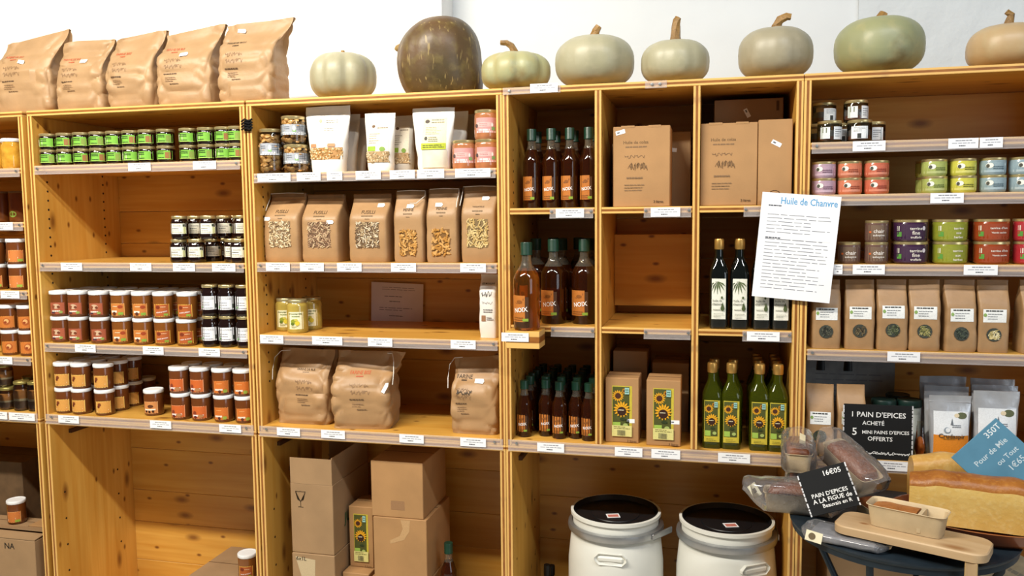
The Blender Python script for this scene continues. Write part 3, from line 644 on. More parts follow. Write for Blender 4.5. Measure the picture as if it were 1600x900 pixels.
for ri, y in enumerate((.055, .11, .165, .22, .275, .33)):
    for ci in range(5):
        xf = [Xat(u, .055, zC+.09) for u in (819.6, 851, 874, 899, 920.6)][ci]
        yy = y+((0, .022, 0, .012, -.006)[ci] if ri == 0 else .02); x = min(max(xf + (0 if ri == 0 else (.004*((ri*3+ci) % 3)-.004)), -.572), -.362)
        if ri: x = -.570+ci*.0515+(.004 if ri % 2 else 0)
        spawn(NS, 'small_walnut_bottle', (max(x, -.5735), yy, zC), f'{ORD[ci]} small walnut oil bottle from left, {ORD[ri]} rank from the front', 'bottle', 'small walnut oil bottles', -.1+.06*((ci*7+ri) % 4))
# stack of wooden slabs behind the bottles
for k in range(7):
    x0, x1 = Xat(831, .27, 1.8), Xat(876+(k % 2)*2, .27, 1.8); zz = zA+.0002+.0345*k
    s = tag(ob('stacked_plank', G().box((x0, .27, zz+.0004), (x1+.05, .36, zz+.0335), 0, .0015).mesh('stacked_plank', PINE, (0, 1, 2)), None), f'{ORD[k]} wooden slab from the bottom, stacked behind the upper walnut bottles', 'slab', 'stacked wooden slabs')
# hemp oil: square black bottles
def marasca(r, h):
    return [(0, .003), (r*.8, .001, 5), (r*.95, 0, 5), (r, .005, 5), (r, h*.60, 5, 0), (r*.97, h*.64, 4, 0), (r*.80, h*.71, 3, 0), (r*.56, h*.765, 2.3, 0), (r*.44, h*.81, 2, 0), (r*.42, h*.93, 2, 0), (0, h*.93, 2, 0)], \
           [(0, h*.885), (r*.50, h*.885), (r*.53, h*.895), (r*.53, h*.985), (r*.48, h), (0, h)]
ph, chp = marasca(.0262, .262)
hl = [('r', 'ECEBDD', -.020, .028, .020, .147)]
for a in (-1.1, -.7, -.35, 0, .35, .75, 1.15):
    hl.append(('p', '55663A' if a > -.5 else '3E4C2C', [(-.004+.002*math.cos(a*2), .140), (-.004+.016*math.sin(a)-.002*math.cos(a), .140-.018*math.cos(a)-.002*math.sin(a)), (-.004+.030*math.sin(a) if abs(-.004+.030*math.sin(a)) < .0198 else .0195*(1 if a > 0 else -1), .140-.040*math.cos(a)), (-.004+.016*math.sin(a)+.002*math.cos(a), .140-.018*math.cos(a)+.002*math.sin(a))]))
hl += [('t', '7A7C70', 'huile de', -.004, .083, .026), ('t', '5E6054', 'chanvre', -.004, .073, .029), ('l', 'A8A898', -.016, .054, .004, .060, 1, .4), ('e', '4E5A34', .011, .060, .0055, .007), ('p', '4E5A34', [(.0062, .063), (.0158, .063), (.0112, .079)]), ('e', '4E5A34', .009, .092, .003, .004), ('l', '8A8A7A', -.014, .034, .014, .046, 3, .35)]
HB = bottle(ph, [BLACKG], chp, GCAP, hl, n=32)
for n, (u, y) in enumerate(((1123, .040), (1155.6, .040), (1190, .040), (1220, .040))):
    spawn(HB, 'hemp_oil_bottle', (Xat(u, y, 1.38), y, zB), f'{ORD[n]} square black hemp oil bottle from the left, white hemp-leaf label', 'bottle', 'black hemp oil bottles', 0)
for n, u in enumerate((1123, 1155.6, 1190)): spawn(HB, 'hemp_oil_bottle', (Xat(u, .04, 1.38), .105, zB), f'{ORD[n]} square black hemp oil bottle from left in the second rank', 'bottle', 'black hemp oil bottles')
# sunflower oil: square green bottles
pf, cf = marasca(.0285, .255)
def sunl(w, z0, z1):
    H = z1-z0
    return [('r', 'CBB93C', -w, z0, w, z1), ('r', '4E5220', -w*.94, z0+H*.14, w*.74, z1-H*.02), ('sun', 'E0A018', -w*.40, z0+H*.80, w*.62), ('e', '4A2410', -w*.40, z0+H*.80, w*.30, w*.30), ('sun', 'C88A18', w*.25, z0+H*.90, w*.30), ('e', '5A2C10', w*.25, z0+H*.9, w*.13, w*.13), ('r', '9EBE50', -w*.90, z0+H*.15, -w*.15, z0+H*.28), ('e', 'A8B868', w*.35, z0+H*.22, w*.26, w*.22), ('e', '2C3A18', w*.1, z0+H*.34, w*.3, w*.14),
            ('sun', 'E8A81C', -w*.02, z0+H*.54, w*.86), ('e', '35180C', -w*.02, z0+H*.50, w*.46, w*.46), ('r', '9CC8C0', w*.28, z0+H*.84, w*.72, z0+H*.97), ('l', '2E6A60', w*.34, z0+H*.86, w*.66, z0+H*.95, 2, .4), ('l', 'E8E0C0', -w*.35, z0+H*.515, w*.45, z0+H*.535, 1, .8), ('l', '7A7420', -w*.7, z0+H*.03, w*.6, z0+H*.10, 2, .4)]
SF = bottle(pf, [OLIVEG], cf, GCAP, sunl(.0225, .020, .146), n=32)
for n, u in enumerate((1112.4, 1142.4, 1186, 1218)):
    for k in range(2 if n < 2 else 4):
        spawn(SF, 'sunflower_oil_bottle', (inn(Xat(u, .050, zC+.1), .0292, 3)+(.006 if n < 2 else 0)*k, .050+.064*k, zC), f'{ORD[n]} sunflower oil bottle from left, {ORD[k]} rank from front', 'bottle', 'sunflower oil bottles', 0)
# ------------------------------------------------------------------ cartons
def carton(name, u0, u1, ztop, zbot, yf, dep, label, els=None, mat=CARD, tear=False, sticker=None, rz=0, seam=True, cat='carton', group=None, xm=9):
    zm = (ztop+zbot)/2; x0, x1 = Xat(u0, yf, zm), min(Xat(u1, yf, zm), xm); w = x1-x0; h = ztop-zbot
    r = root(name, label, cat, group, ((x0+x1)/2, yf+dep/2, zbot+.0006), rz)
    g = G().box((-w/2, -dep/2, 0), (w/2, dep/2, h), 0, .0018); ob('body', g.mesh('body', mat), r)
    if seam:
        t = G().box((-w/2+.002, -.0015, h), (w/2-.002, .0015, h+.0006)); ob('flap_seam', t.mesh('flap_seam', M('seam_shadow', '5A3C20', .9)), r)
    if tear:
        for a, b in ((-.36, -.12), (.12, .34)): ob('tear_tab', G().box((w*a, -dep/2-.0008, h-.004), (w*b, -dep/2+.001, h+.002)).mesh('tear_tab', mat), r)
    if els: ob('print', decal(els(w, h), g, 'print'), r)
    if sticker:
        sx, sz, sa = sticker; t = G().box((-.014, -.0005, -.006), (.014, .0003, .006), 0, 0, Matrix.Rotation(sa, 4, 'Y')); t.box((-.010, -.0008, -.002), (-.002, -.0004, .002), 1, 0, Matrix.Rotation(sa, 4, 'Y'))
        ob('price_sticker', t.mesh('price_sticker', [PAPER, ink('6A6E74')]), r, (sx*w, -dep/2-.0003, sz*h))
    return r
oilp = lambda w, h: [('t', '7A5C3A', 'Huile de colza', -w*.10, h*.80, w*.44), ('l', '86684A', -w*.28, h*.73, w*.10, h*.76, 1, .5), ('s', '86684A', -w*.30, h*.62, w*.06, h*.025, 22, .0012), ('s', '7E6040', -w*.22, h*.50, w*.10, h*.05, 40, .0012), ('l', '86684A', -w*.26, h*.34, w*.02, h*.38, 1, .5), ('l', '8E7050', -w*.30, h*.19, w*.05, h*.29, 3, .3), ('t', '3A2A1A', '3 litres', w*.30, h*.06, w*.17)]
carton('oil_carton', 958, 1047, 1.865, zA, .03, .13, 'tall printed oil carton standing in the middle upper cubby', oilp, tear=True, sticker=(-.37, .93, -.25))
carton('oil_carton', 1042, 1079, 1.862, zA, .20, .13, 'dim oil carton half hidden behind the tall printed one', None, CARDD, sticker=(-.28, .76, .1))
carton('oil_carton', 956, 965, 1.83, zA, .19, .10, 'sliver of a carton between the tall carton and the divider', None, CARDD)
carton('oil_carton', 1094.5, 1183.5, 1.864, zA, .02, .13, 'printed oil carton on the left of the right upper cubby', lambda w, h: [(e[0], e[1], e[2], *[q for q in e[3:]]) for e in oilp(w, h)], tear=True)
carton('oil_carton', 1184.5, 1238, 1.869, zA, .016, .16, 'narrow blank oil carton beside the printed one, right upper cubby', lambda w, h: [('e', '5A3E22', .0, h*.10, w*.2, w*.2), ('e', 'B08658', 0, h*.10, w*.17, w*.17), ('l', '5A3E22', -w*.12, h*.08, w*.12, h*.13, 2, .5)], sticker=(.03, .72, .5))
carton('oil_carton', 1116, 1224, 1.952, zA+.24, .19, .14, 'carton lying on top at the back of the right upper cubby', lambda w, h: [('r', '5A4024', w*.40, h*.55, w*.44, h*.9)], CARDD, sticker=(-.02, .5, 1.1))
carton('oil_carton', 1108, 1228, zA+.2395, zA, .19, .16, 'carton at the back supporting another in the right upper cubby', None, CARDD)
sunp = lambda w, h: sunl(w*.30, h*.10, h*.88)[:-1]+[('r', 'DCD488', -w*.30, h*.10, w*.30, h*.27), ('l', '6A6430', -w*.24, h*.21, w*.24, h*.26, 2, .4)]+[('r', '3A3A3A', w*(-.13+.035*i), h*.115, w*(-.115+.035*i), h*.20) for i in range(7)]+[('t', '4A3420', '3 litres', w*.30, h*.035, w*.28)]
z_ = .905
carton('sunflower_carton', 946, 998, 1.108, zC, .035, .11, 'left carton with sunflower picture in the lower middle cubby', sunp, sticker=(.24, .34, 0))
carton('sunflower_carton', 1010, 1063.5, 1.108, zC, .022, .11, 'right carton with sunflower picture in the lower middle cubby', sunp, sticker=(.33, .37, 0))
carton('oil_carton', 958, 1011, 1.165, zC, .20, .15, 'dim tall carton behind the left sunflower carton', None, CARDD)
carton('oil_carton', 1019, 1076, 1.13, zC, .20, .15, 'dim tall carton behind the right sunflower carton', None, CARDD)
# base unit of the pasta bay: cartons down to the floor panel
zf = .079
P1 = At(486, 717, .07); 
def zpx(u, v, y): return At(u, v, y).z
glassp = lambda w, h: [('p', '3A2E1E', [(-w*.37, h*.86), (-w*.35, h*.86), (-w*.33, h*.79), (-w*.34, h*.79)])] + [('s', '3A2E1E', -w*.38, h*.885, -w*.14, .0008, 6, .002), ('s', '3A2E1E', -w*.32, h*.665, -w*.20, .0006, 6, .002), ('r', '3A2E1E', -w*.265, h*.67, -w*.255, h*.75), ('p', '3A2E1E', [(-w*.38, h*.885), (-w*.365, h*.885), (-w*.33, h*.77), (-w*.26, h*.745), (-w*.26, h*.755), (-w*.335, h*.785)]), ('p', '3A2E1E', [(-w*.155, h*.885), (-w*.14, h*.885), (-w*.185, h*.785), (-w*.26, h*.745), (-w*.26, h*.755), (-w*.19, h*.775)])]
ztop1, zm1 = zpx(486, 717, .05), zpx(486, 865, .05)
b1 = carton('tall_carton', 455, 521, zpx(486, 757, .05), zm1, .05, .30, 'tall brown carton with a wine glass symbol and raised flap', glassp, CARDD, seam=False)
fw_ = (Xat(519, .05, .8)-Xat(454, .05, .8)); fh = ztop1-zpx(486, 757, .05)
for nm, dy, dd in (('flap', -.150, .003), ('flap', .147, .003)):
    ob(nm, G().box((-fw_/2, dy, 0), (fw_/2, dy+dd, fh)).mesh('flap', CARDD), b1, (0, 0, zpx(486, 757, .05)-zm1), 0)
ob('flap', G().box((fw_/2-.003, -.147, 0), (fw_/2, .147, fh*1.05)).mesh('flap', CARDD), b1, (0, 0, zpx(486, 757, .05)-zm1))
ob('side_print', decal([('t', '2E5A34', 'JUS', .0, .0, .075)], None, 'side_print'), b1, (fw_/2+.0035, -.03, .10)).rotation_euler.z = PI/2
carton('tall_carton', 459, 525, zm1-.0008, zf, .045, .32, 'brown carton with a torn white tape, under the wine glass carton', lambda w, h: [('p', 'C8B490', [(-w*.42, h*.97), (w*.05, h*.95), (0, h*.5), (-w*.1, h*.45), (-w*.3, h*.8)]), ('t', '2A2018', '6x1L', -w*.28, h*.95, w*.24)], CARDD)
zs1 = zpx(562, 886, .14)
carton('sunflower_carton', 546, 583, zpx(562, 792, .14), zs1, .14, .12, 'sunflower carton wedged between brown boxes in the base unit', sunp)
carton('flat_carton', 537, 578, zs1-.001, zf, .09, .26, 'carton with open hand hole beneath the wedged sunflower carton', None, CARD)
zk = zpx(620, 809, .06)
carton('square_carton', 580, 661, zpx(620, 722, .06), zk, .06, .24, 'square brown carton on top of another in the base unit', lambda w, h: [('r', '9A7450', -w*.12, h*.14, w*.14, h*.30)])
carton('square_carton', 584, 667, zk-.0008, zpx(620, 905, .06), .055, .25, 'square brown carton with curled tape, below its twin', lambda w, h: [('p', 'C09A6C', [(w*.02, h*.98), (w*.20, h*.98), (w*.18, h*.80), (w*.08, h*.66), (-w*.18, h*.58), (-w*.18, h*.64), (w*.0, h*.72), (w*.06, h*.84)])])
carton('square_carton', 580, 670, zpx(620, 905, .06)-.001, zf, .05, .26, 'bottom carton of the square carton stack', None)
bz = .26
carton('low_carton', 676, 742, bz, zf, .07, .16, 'low carton under the lone bottle in the base unit', None, CARDD)
spawn(NA, 'walnut_oil_bottle', (Xat(701, .12, bz+.2), .12, bz+.0006), 'walnut oil bottle with green cap standing alone among the cartons', 'bottle', None, .3)
lf = root('paper_sheet', 'loose white sheet at the lower right of the carton base unit', 'paper', None, (Xat(755, .05, .33), .085, .336), 0, (.7, -.12, .1))
ob('sheet', G().box((-.05, -.035, 0), (.05, .035, .001)).mesh('sheet', PAPER), lf)
carton('low_carton', 750, 781, .30, zf, .03, .12, 'low carton under the loose white sheet', None, CARDD)
# jar unit base: carton with jar, leaning cardboard
zc2 = zpx(330, 880, .20)
carton('flat_carton', 290, 397, zc2, zf, .06, .30, 'closed carton under a lone spread jar in the empty base unit', None, CARDD)
spawn(CH[2], 'spread_jar', (Xat(387, .12, zc2+.05), .12, zc2+.001), 'lone white-lidded spread jar on the carton in the nearly empty base unit', 'jar', None, .3)
cs_ = root('cardboard_sheet', 'thin cardboard sheet leaning on the right side of the empty base unit', 'cardboard', None, (-1.5125, .22, .0805), 0, (0, 0, 0))
ob('sheet', G().box((-.004, -.17, 0), (0, .16, .68), 0, .0008).mesh('sheet', CARDD), cs_)
# far left base unit: boxes
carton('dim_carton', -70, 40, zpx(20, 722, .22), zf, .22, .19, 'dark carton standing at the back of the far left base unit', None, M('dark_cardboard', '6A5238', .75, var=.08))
zj = zpx(38, 818, .15)
carton('low_carton', -30, 46, zj, zf, .125, .085, 'low carton carrying a white-lidded jar at far left', None, CARDD)
spawn(CH[8], 'spread_jar', (Xat(26, .155, zj+.05), .155, zj+.001), 'white-lidded spread jar on a low carton at the far left bottom', 'jar', None, .4)
b5 = carton('open_carton', -60, 58, zpx(30, 845, .0), zf, .004, .112, 'half-open carton marked NA at the bottom left corner', lambda w, h: [('t', '1E1A14', 'NA', w*.17, h*.92, .045)], CARDD, seam=False)
w5 = Xat(58, .004, .3)-Xat(-60, .004, .3); h5 = zpx(30, 845, .0)-zf
for sgn, an in ((-1, .10), (1, -.16)):
    t = ob('flap', G().box((-w5/2, 0 if sgn < 0 else -.052, 0), (w5/2, .050 if sgn < 0 else 0, .003)).mesh('flap', CARDD), b5, (0, sgn*.0555, h5+.002)); t.rotation_euler.x = -sgn*an*0+(.12 if sgn < 0 else -.2)
carton('open_carton', 49, 80, zpx(60, 822, .125), zf, .125, .085, 'small open carton against the upright at far left', None, CARD, seam=False, xm=-2.3825)
# ------------------------------------------------------------------ paper bags and pouches
def sm(a, b, t):
    t = min(1, max(0, (t-a)/(b-a))); return t*t*(3-2*t)
def bag(wb, wt, d, h, seed, crum, flat0=.6, dt=.006, e=5, slope=0, shift=0, N=52, Mz=32, belly=.05, fz=14, ear=0, back=0, pinch=0, gus=0):
    g = G(); vs = []; off = Vector((seed*3.1, seed*1.7, seed*.9))
    for j in range(Mz+1):
        t = j/Mz; f = sm(flat0, 1, t); w = wb+(wt-wb)*sm(0, 1, t); D = (d*(1-f)+dt*f)*(1+belly*math.sin(PI*min(t/.75, 1)))
        w *= 1-pinch*math.sin(PI*sm(.5, 1, t)); w *= (1-.03*(1-sm(0, .06, t))); D *= (1-.06*(1-sm(0, .06, t)))
        f2 = sm(.62, 1, t)
        for i in range(N):
            a = 2*PI*(i+.5)/N; ca, sa = math.cos(a), math.sin(a)
            x = w/2*math.copysign(abs(ca)**(2/e), ca); y = D/2*math.copysign(abs(sa)**(2/e), sa); z = h*t
            q = Vector((x, y, z))+off; n1 = noise.noise(q*8); dd = noise.voronoi(q*fz)[0]
            c = crum*sm(0, .04, t)*(n1*1.1+min(dd[1]-dd[0], .5)*2.2-.5)
            if gus: x -= math.copysign(gus, ca)*sm(.30, .85, t)*max(0, 1-abs(y)/(D/2+1e-6)*1.25)
            y += c*math.copysign(abs(sa)**.5, sa); x += c*.7*math.copysign(abs(ca)**.5, ca)
            z += f2*(slope*x+crum*1.2*noise.noise(q*11)); x += shift*f2+ear*f2*max(0, x/w); y += back*f2
            vs.append((x, y, z))
    fs = []
    for j in range(Mz):
        for i in range(N): i2 = (i+1) % N; fs.append((j*N+i, j*N+i2, (j+1)*N+i2, (j+1)*N+i))
    fs.append(tuple(range(N))[::-1])
    for i in range(N//2): fs.append((Mz*N+i, Mz*N+i+1, Mz*N+N-2-i, Mz*N+N-1-i)) if i < N//2-1 else None
    return g.add(vs, fs)
def sackprint(w, h, head, sx, sz, sa, dx=-.18, hand=False):
    e = [('t', head[1], head[0], w*dx, h*.74, w*.34), ('l', head[1], w*(dx-.06), h*.69, w*(dx+.06), h*.71, 1, .7),
         ('s', '8A6A4C', w*(dx-.15), h*.58, w*(dx+.16), h*.035, 26, .0011), ('s', '8E6E50', w*(dx-.12), h*.50, w*(dx+.18), h*.03, 22, .0011),
         ('l', '5E4630', w*(dx-.14), h*.395, w*(dx+.12), h*.42, 1, .6), ('l', '8A6A4C', w*(dx-.1), h*.30, w*(dx+.1), h*.37, 3, .3), ('l', '6E543A', w*(dx-.02), h*.265, w*(dx+.16), h*.285, 1, .6)]
    if hand: e += [('s', '3A2E22', w*(dx-.12), h*.56, w*(dx+.2), h*.03, 26, .0022)]
    if sx is not None:
        ca, sn = math.cos(sa), math.sin(sa); q = [(-.016, -.006), (.012, -.007), (.016, 0), (.012, .007), (-.016, .006)]
        e.append(('p', 'F4F4F4', [(sx*w+x*ca-z*sn, sz*h+x*sn+z*ca) for x, z in q]))
    return e
def sack(name, u0, u1, vtop, y, zb, d, seed, label, head, stick, rz=0, mat=KRAFT, crum=.007, slope=.15, shift=.012, ear=.1, flat0=.5, hand=False, wf=1.0, dx=-.18, hcut=0, cord=0, group='kraft flour sacks'):
    x0, x1 = Xat(u0, y-d/2, zb+.1), Xat(u1, y-d/2, zb+.1); w = (x1-x0)*wf; h = At((u0+u1)/2, vtop, y).z-zb-hcut
    g = bag(w, w*1.0, d, h, seed, crum*1.15, flat0, .014, 7, slope, shift, N=72, Mz=44, ear=ear, gus=.026, fz=19)
    p = [('paper', g.mesh('paper', mat, sharp=32)), ('print', decal(sackprint(w, h, head, *stick, dx=dx, hand=hand), g, 'print', .0010, .0003, res=.006), 0)]
    if cord:
        s = cord; p.append(('string', G().tube([(s*w*.30, -.012, h*.985), (s*w*.47, -.016, h*.975), (s*w*.53, -d*.30, h*.90), (s*w*.545, -d*.40, h*.74), (s*w*.535, -d*.46, h*.60)], .0014, 6).mesh('string', M('white_string', 'E8E4DC', .8))))
    return spawn(p, name, ((x0+x1)/2, y, zb), label, 'sack', group, rz)
RED, BRN = 'C0603E', '4A3826'
sack('flour_sack', -14, 78, 62, .10, ZT, .13, 11, 'leftmost kraft paper sack on top, cut by the picture edge', ('FARINE DE BLE', RED), (.0, .66, -.2), slope=.16, shift=.012, ear=.08, wf=.94)
sack('flour_sack', 80, 160, 68, .10, ZT, .12, 12, 'second and shortest kraft paper sack on top of the shelves', ('FARINE DE BLE', RED), (.10, .70, 0), slope=.02, crum=.009, ear=.04, shift=.006, wf=.94)
sack('flour_sack', 161, 238, 58, .10, ZT, .13, 13, 'third kraft paper sack on top, without a price sticker', ('FARINE BISE', RED), (None, 0, 0), slope=.12, shift=.006, ear=.05, wf=.94)
sack('flour_sack', 238, 330, 50, .10, ZT, .13, 14, 'fourth kraft paper sack on top, sticker beside its sketch', ('FARINE DE BLE', RED), (.02, .66, .1), slope=.14, shift=.008, ear=.05, wf=.94)
sack('flour_sack', 334, 426, 38, .10, ZT, .14, 15, 'rightmost and tallest kraft paper sack on top, sticker near its rim', ('FARINE DE SEIGLE', BRN), (-.14, .90, -.1), slope=.08, shift=.008, ear=.10, wf=.95)
zD = BOT[2]
sack('flour_sack', 428, 511, 545, .11, zD, .13, 21, 'kraft flour sack at the left end of the bottom pasta shelf', ('FARINE DE BLE', BRN), (None, 0, 0), mat=KRAFTD, crum=.008, slope=-.03, shift=0, ear=.02, dx=.05, cord=-1)
sack('flour_sack', 512, 602, 548, .105, zD, .17, 22, 'widest kraft flour sack with red heading, bottom pasta shelf', ('FARINE BISE', RED), (.42, .56, 1.1), mat=KRAFTD, crum=.008, slope=0, shift=.005, ear=.05, dx=-.02, rz=.14, cord=1)
sack('flour_sack', 702, 776, 556, .10, zD, .13, 23, 'kraft flour sack alone at the right end of the bottom shelf', ('FARINE', BRN), (.12, .70, 0), mat=KRAFTD, crum=.007, slope=.06, shift=0, ear=.0, dx=-.22, hand=True, cord=-1)
STR = M('white_string', 'E8E4DC', .8)
def noodles(surf, x0, z0, x1, z1, kind, seed, cols):
    """loose pasta seen through a bag window"""
    rd = random.Random(seed); g = G(); bvh = BVHTree.FromPolygons([Vector(p) for p in surf.v], surf.f)
    n = {'twist': 190, 'penne': 70, 'maca': 52, 'curl': 95, 'leaf': 80, 'round': 120}[kind]
    for k in range(n):
        x, z = rd.uniform(x0, x1), rd.uniform(z0, z1); h = bvh.ray_cast(Vector((x, -1, z)), Vector((0, 1, 0)))
        if h[0] is None: continue
        a = rd.uniform(0, PI); c = Vector((x, h[0].y-.0012+rd.uniform(-.0012, .0012), z)); mi = rd.randrange(len(cols))
        L, R = {'twist': (.011, .0017), 'penne': (.013, .0030), 'maca': (.016, .0036), 'curl': (.016, .0021), 'leaf': (.009, .0013), 'round': (.005, .0022)}[kind]
        dx, dz = math.cos(a)*L, math.sin(a)*L; q = []
        for i in range(5):
            s = i/4-.5; b = (.25-s*s)*(.006 if kind in ('maca', 'curl') else .003)
            q.append((min(max(c.x+dx*s-dz/L*b, x0-.002), x1+.002), c.y, min(max(c.z+dz*s+dx/L*b, z0-.002), z1+.002)))
        g.tube(q, R, 6, mi)
    return g.mesh('pasta' if kind not in ('leaf', 'round') else 'dried_leaves', [M('dry_'+c, c, .5, var=.06, vs=80) for c in cols])
pb_ = [(411, 468, 303, .135, 'twist', ['E6D8B8', 'CBB58C', 'A88C6A'], 'leftmost pasta bag with pale twists, tassel at its left edge', 'FUSILLI', (-.36, .64)),
       (469, 527, 305, .135, 'twist', ['B89878', '8A6A50', 'D0B894'], 'second pasta bag, brown wholegrain twists in its window', 'FUSILLI', (.30, .60)),
       (543.5, 604, 304, .115, 'twist', ['E4D6BC', 'B8A07C', '7A6046'], 'third pasta bag, standing apart with mixed short twists', 'FUSILLI', (.28, .85)),
       (614, 661, 299, .085, 'penne', ['D6A866', 'BE8C48'], 'narrow pasta bag with straight tubes, string on top', 'PENNE', (.05, .80)),
       (665, 714, 296, .085, 'maca', ['D2A260', 'B8843E'], 'narrow pasta bag with curved macaroni', 'PENNE', (-.10, .80)),
       (720, 775, 292, .085, 'curl', ['DCC48C', 'C6A86A'], 'rightmost pasta bag with long curled noodles', 'TAGLIATELLE', (.18, .86))]
for n, (u0, u1, vt, d, kind, cols, lab, head, stk) in enumerate(pb_):
    y = .035+d/2; x0, x1 = Xat(u0, .035, 1.55), Xat(u1, .035, 1.55); w = x1-x0; h = At((u0+u1)/2, vt, y).z-1.460-.004
    g = bag(w, w*.98, d, h, 40+n, .0014, .62, .014, 9, 0, 0, N=44, Mz=24, belly=.02, back=0)
    ww = w*.29 if n not in (3, 4) else w*.27; z0, z1 = (h*.22, h*.60) if n not in (3, 4) else (h*.10, h*.46)
    if n == 5: z0, z1 = h*.20, h*.58
    els = [('r', ('7A6246', '6A4E38', '6E5840', '7A5628', '7A5628', '7A6440')[n], -ww, z0, ww, z1), ('t', '5A442C', head, 0, h*.745, w*.34), ('l', '7A6040', -w*.16, h*.67, w*.14, h*.71, 1, .4), ('l', '7A6040', -w*.06, h*.635, w*.06, h*.655, 1, .5)]
    sx, sz = stk; els.append(('p', 'F6F6F6', [(sx*w-.012, sz*h-.006), (sx*w+.009, sz*h-.006), (sx*w+.013, sz*h), (sx*w+.009, sz*h+.006), (sx*w-.012, sz*h+.006)]))
    fold = G().box((-w*.49, -.010, h-.010), (w*.49, .010, h+.006), 0, .003)
    p = [('paper', g.mesh('paper', KRAFTD, sharp=30)), ('print', decal(els, g, 'print', .0008), 0), ('pasta', noodles(g, -ww, z0, ww, z1, kind, n, cols), None, 'stuff'), ('top_fold', fold.mesh('top_fold', M('shaded_fold_kraft', '8E6C48', .5)))]  # top fold coloured darker than the bag to stand for its shade
    if n in (0, 3, 4, 5):
        s = -1 if n in (0, 5) else 1; px = s*w*.49
        pts = [(-px*.9, -.012, h+.004), (0, -.013, h+.006), (px, -.012, h+.004), (px*1.02, -.016, h-.012), (px*(1.0 if n != 3 else .55), -.035, h*.84), (px*(1.02 if n != 3 else .2), -.045 if n != 3 else -d/2-.004, h*.76 if n != 3 else h*.84)]
        p.append(('string', G().tube(pts, .0013, 5).mesh('string', STR)))
    spawn(p, 'pasta_bag', ((x0+x1)/2, y, 1.460), lab, 'bag', 'kraft pasta bags', (-.05, .03, .02, 0, 0, -.04)[n])
# white pouches on the top shelf
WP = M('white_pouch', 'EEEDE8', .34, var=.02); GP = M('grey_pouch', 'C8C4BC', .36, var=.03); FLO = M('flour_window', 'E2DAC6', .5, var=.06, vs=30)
def pouch(name, u0, u1, vt, y, zb, wb, d, els, lab, mat=WP, noo=None, rz=0, tilt=0, group='white stand-up pouches', seed=1, cat='pouch', ref=None):
    yr = ref if ref is not None else y; x0, x1 = Xat(u0, yr, zb+.15), Xat(u1, yr, zb+.15); w = x1-x0; h = min(At((u0+u1)/2, vt, yr).z, 1.966 if zb > 1.7 else 9)-zb
    g = bag(w*wb, w, d, h, seed, .0022, .30, .004, 2.6, 0, 0, N=44, Mz=24, belly=.0)
    p = [('pouch', g.mesh('pouch', mat))]
    if els: p.append(('print', decal(els(w, h), g, 'print', .0009), 0))
    p.append(('seal', G().box((-w*.495, -.0030, h*.895), (w*.495, .0030, h*.905), 0, .001).mesh('seal', mat)))
    if noo: p.append(('dry_mix', noodles(g, -w*.38, h*noo[0], w*.36, h*noo[1], noo[2], seed, noo[3]), None, 'stuff'))
    return spawn(p, name, ((x0+x1)/2, y, zb), lab, cat, group, rz, (tilt, 0, rz) if tilt else None)
nz_ = ['E8D8B0', 'D0B078', 'B88C50']
p1 = lambda w, h: [('r', 'B4854E', -w*.36, h*.19, w*.36, h*.37), ('e', 'D0B494', -w*.14, h*.78, .005, .007), ('l', '8A8478', -w*.02, h*.74, w*.26, h*.80, 2, .3), ('l', 'A09A8C', -w*.05, h*.62, w*.26, h*.68, 2, .25), ('r', 'CC8A60', -w*.34, h*.38, -w*.20, h*.43), ('r', 'CC8A60', w*.06, h*.38, w*.22, h*.43)]
pouch('nut_pouch', 479, 548, 165, .055, z2, .74, .066, p1, 'wide white pouch of nuts in front, window near its base', noo=(.20, .36, 'round', nz_), seed=3)
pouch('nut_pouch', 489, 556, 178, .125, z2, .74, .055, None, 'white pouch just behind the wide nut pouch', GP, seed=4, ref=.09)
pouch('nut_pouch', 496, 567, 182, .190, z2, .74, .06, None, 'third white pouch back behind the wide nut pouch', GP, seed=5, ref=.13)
p2 = lambda w, h: [('r', 'EFE6D2', -w*.36, h*.20, w*.34, h*.80), ('e', '6A4A30', -w*.18, h*.77, .006, .005), ('l', '8A7A60', -w*.05, h*.72, w*.30, h*.76, 1, .4), ('l', 'A89A80', -w*.30, h*.46, w*.05, h*.66, 5, .3), ('r', '9CBC3C', -w*.34, h*.34, -w*.06, h*.42), ('e', '7EA040', w*.16, h*.37, w*.09, h*.04), ('r', 'B4946A', -w*.36, h*.15, w*.34, h*.33)]
mx_ = ['E4D4B4', 'CDB48C', '9A8460']
pouch('muesli_pouch', 570.5, 618, 177, .050, z2, .80, .06, p2, 'slim white pouch of flakes with green mark, standing in front', noo=(.15, .32, 'round', mx_), seed=6)
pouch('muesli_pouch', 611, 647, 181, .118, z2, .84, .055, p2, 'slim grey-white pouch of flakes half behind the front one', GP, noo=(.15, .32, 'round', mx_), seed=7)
pouch('flour_pouch', 640, 664, 196, .20, z2, .8, .05, None, 'tilted brown pouch squeezed behind the big flour pouch', M('tan_pouch', 'B49878', .4), seed=8, rz=.3)
p3 = lambda w, h: [('r', 'E8DFB8', -w*.22, h*.34, w*.34, h*.84), ('e', '4A4038', -w*.12, h*.78, .008, .006), ('l', '6A6450', -w*.02, h*.74, w*.28, h*.82, 2, .3), ('l', '9A947A', -w*.14, h*.56, w*.22, h*.69, 5, .3), ('e', '3E3A30', -w*.12, h*.50, .005, .006), ('l', '7A745E', -w*.06, h*.44, w*.16, h*.53, 3, .3), ('r', 'B4BE2C', -w*.22, h*.32, w*.34, h*.42), ('l', '4E5418', -w*.18, h*.34, w*.30, h*.40, 2, .4), ('r', FLO, -w*.20, h*.03, w*.36, h*.31)]
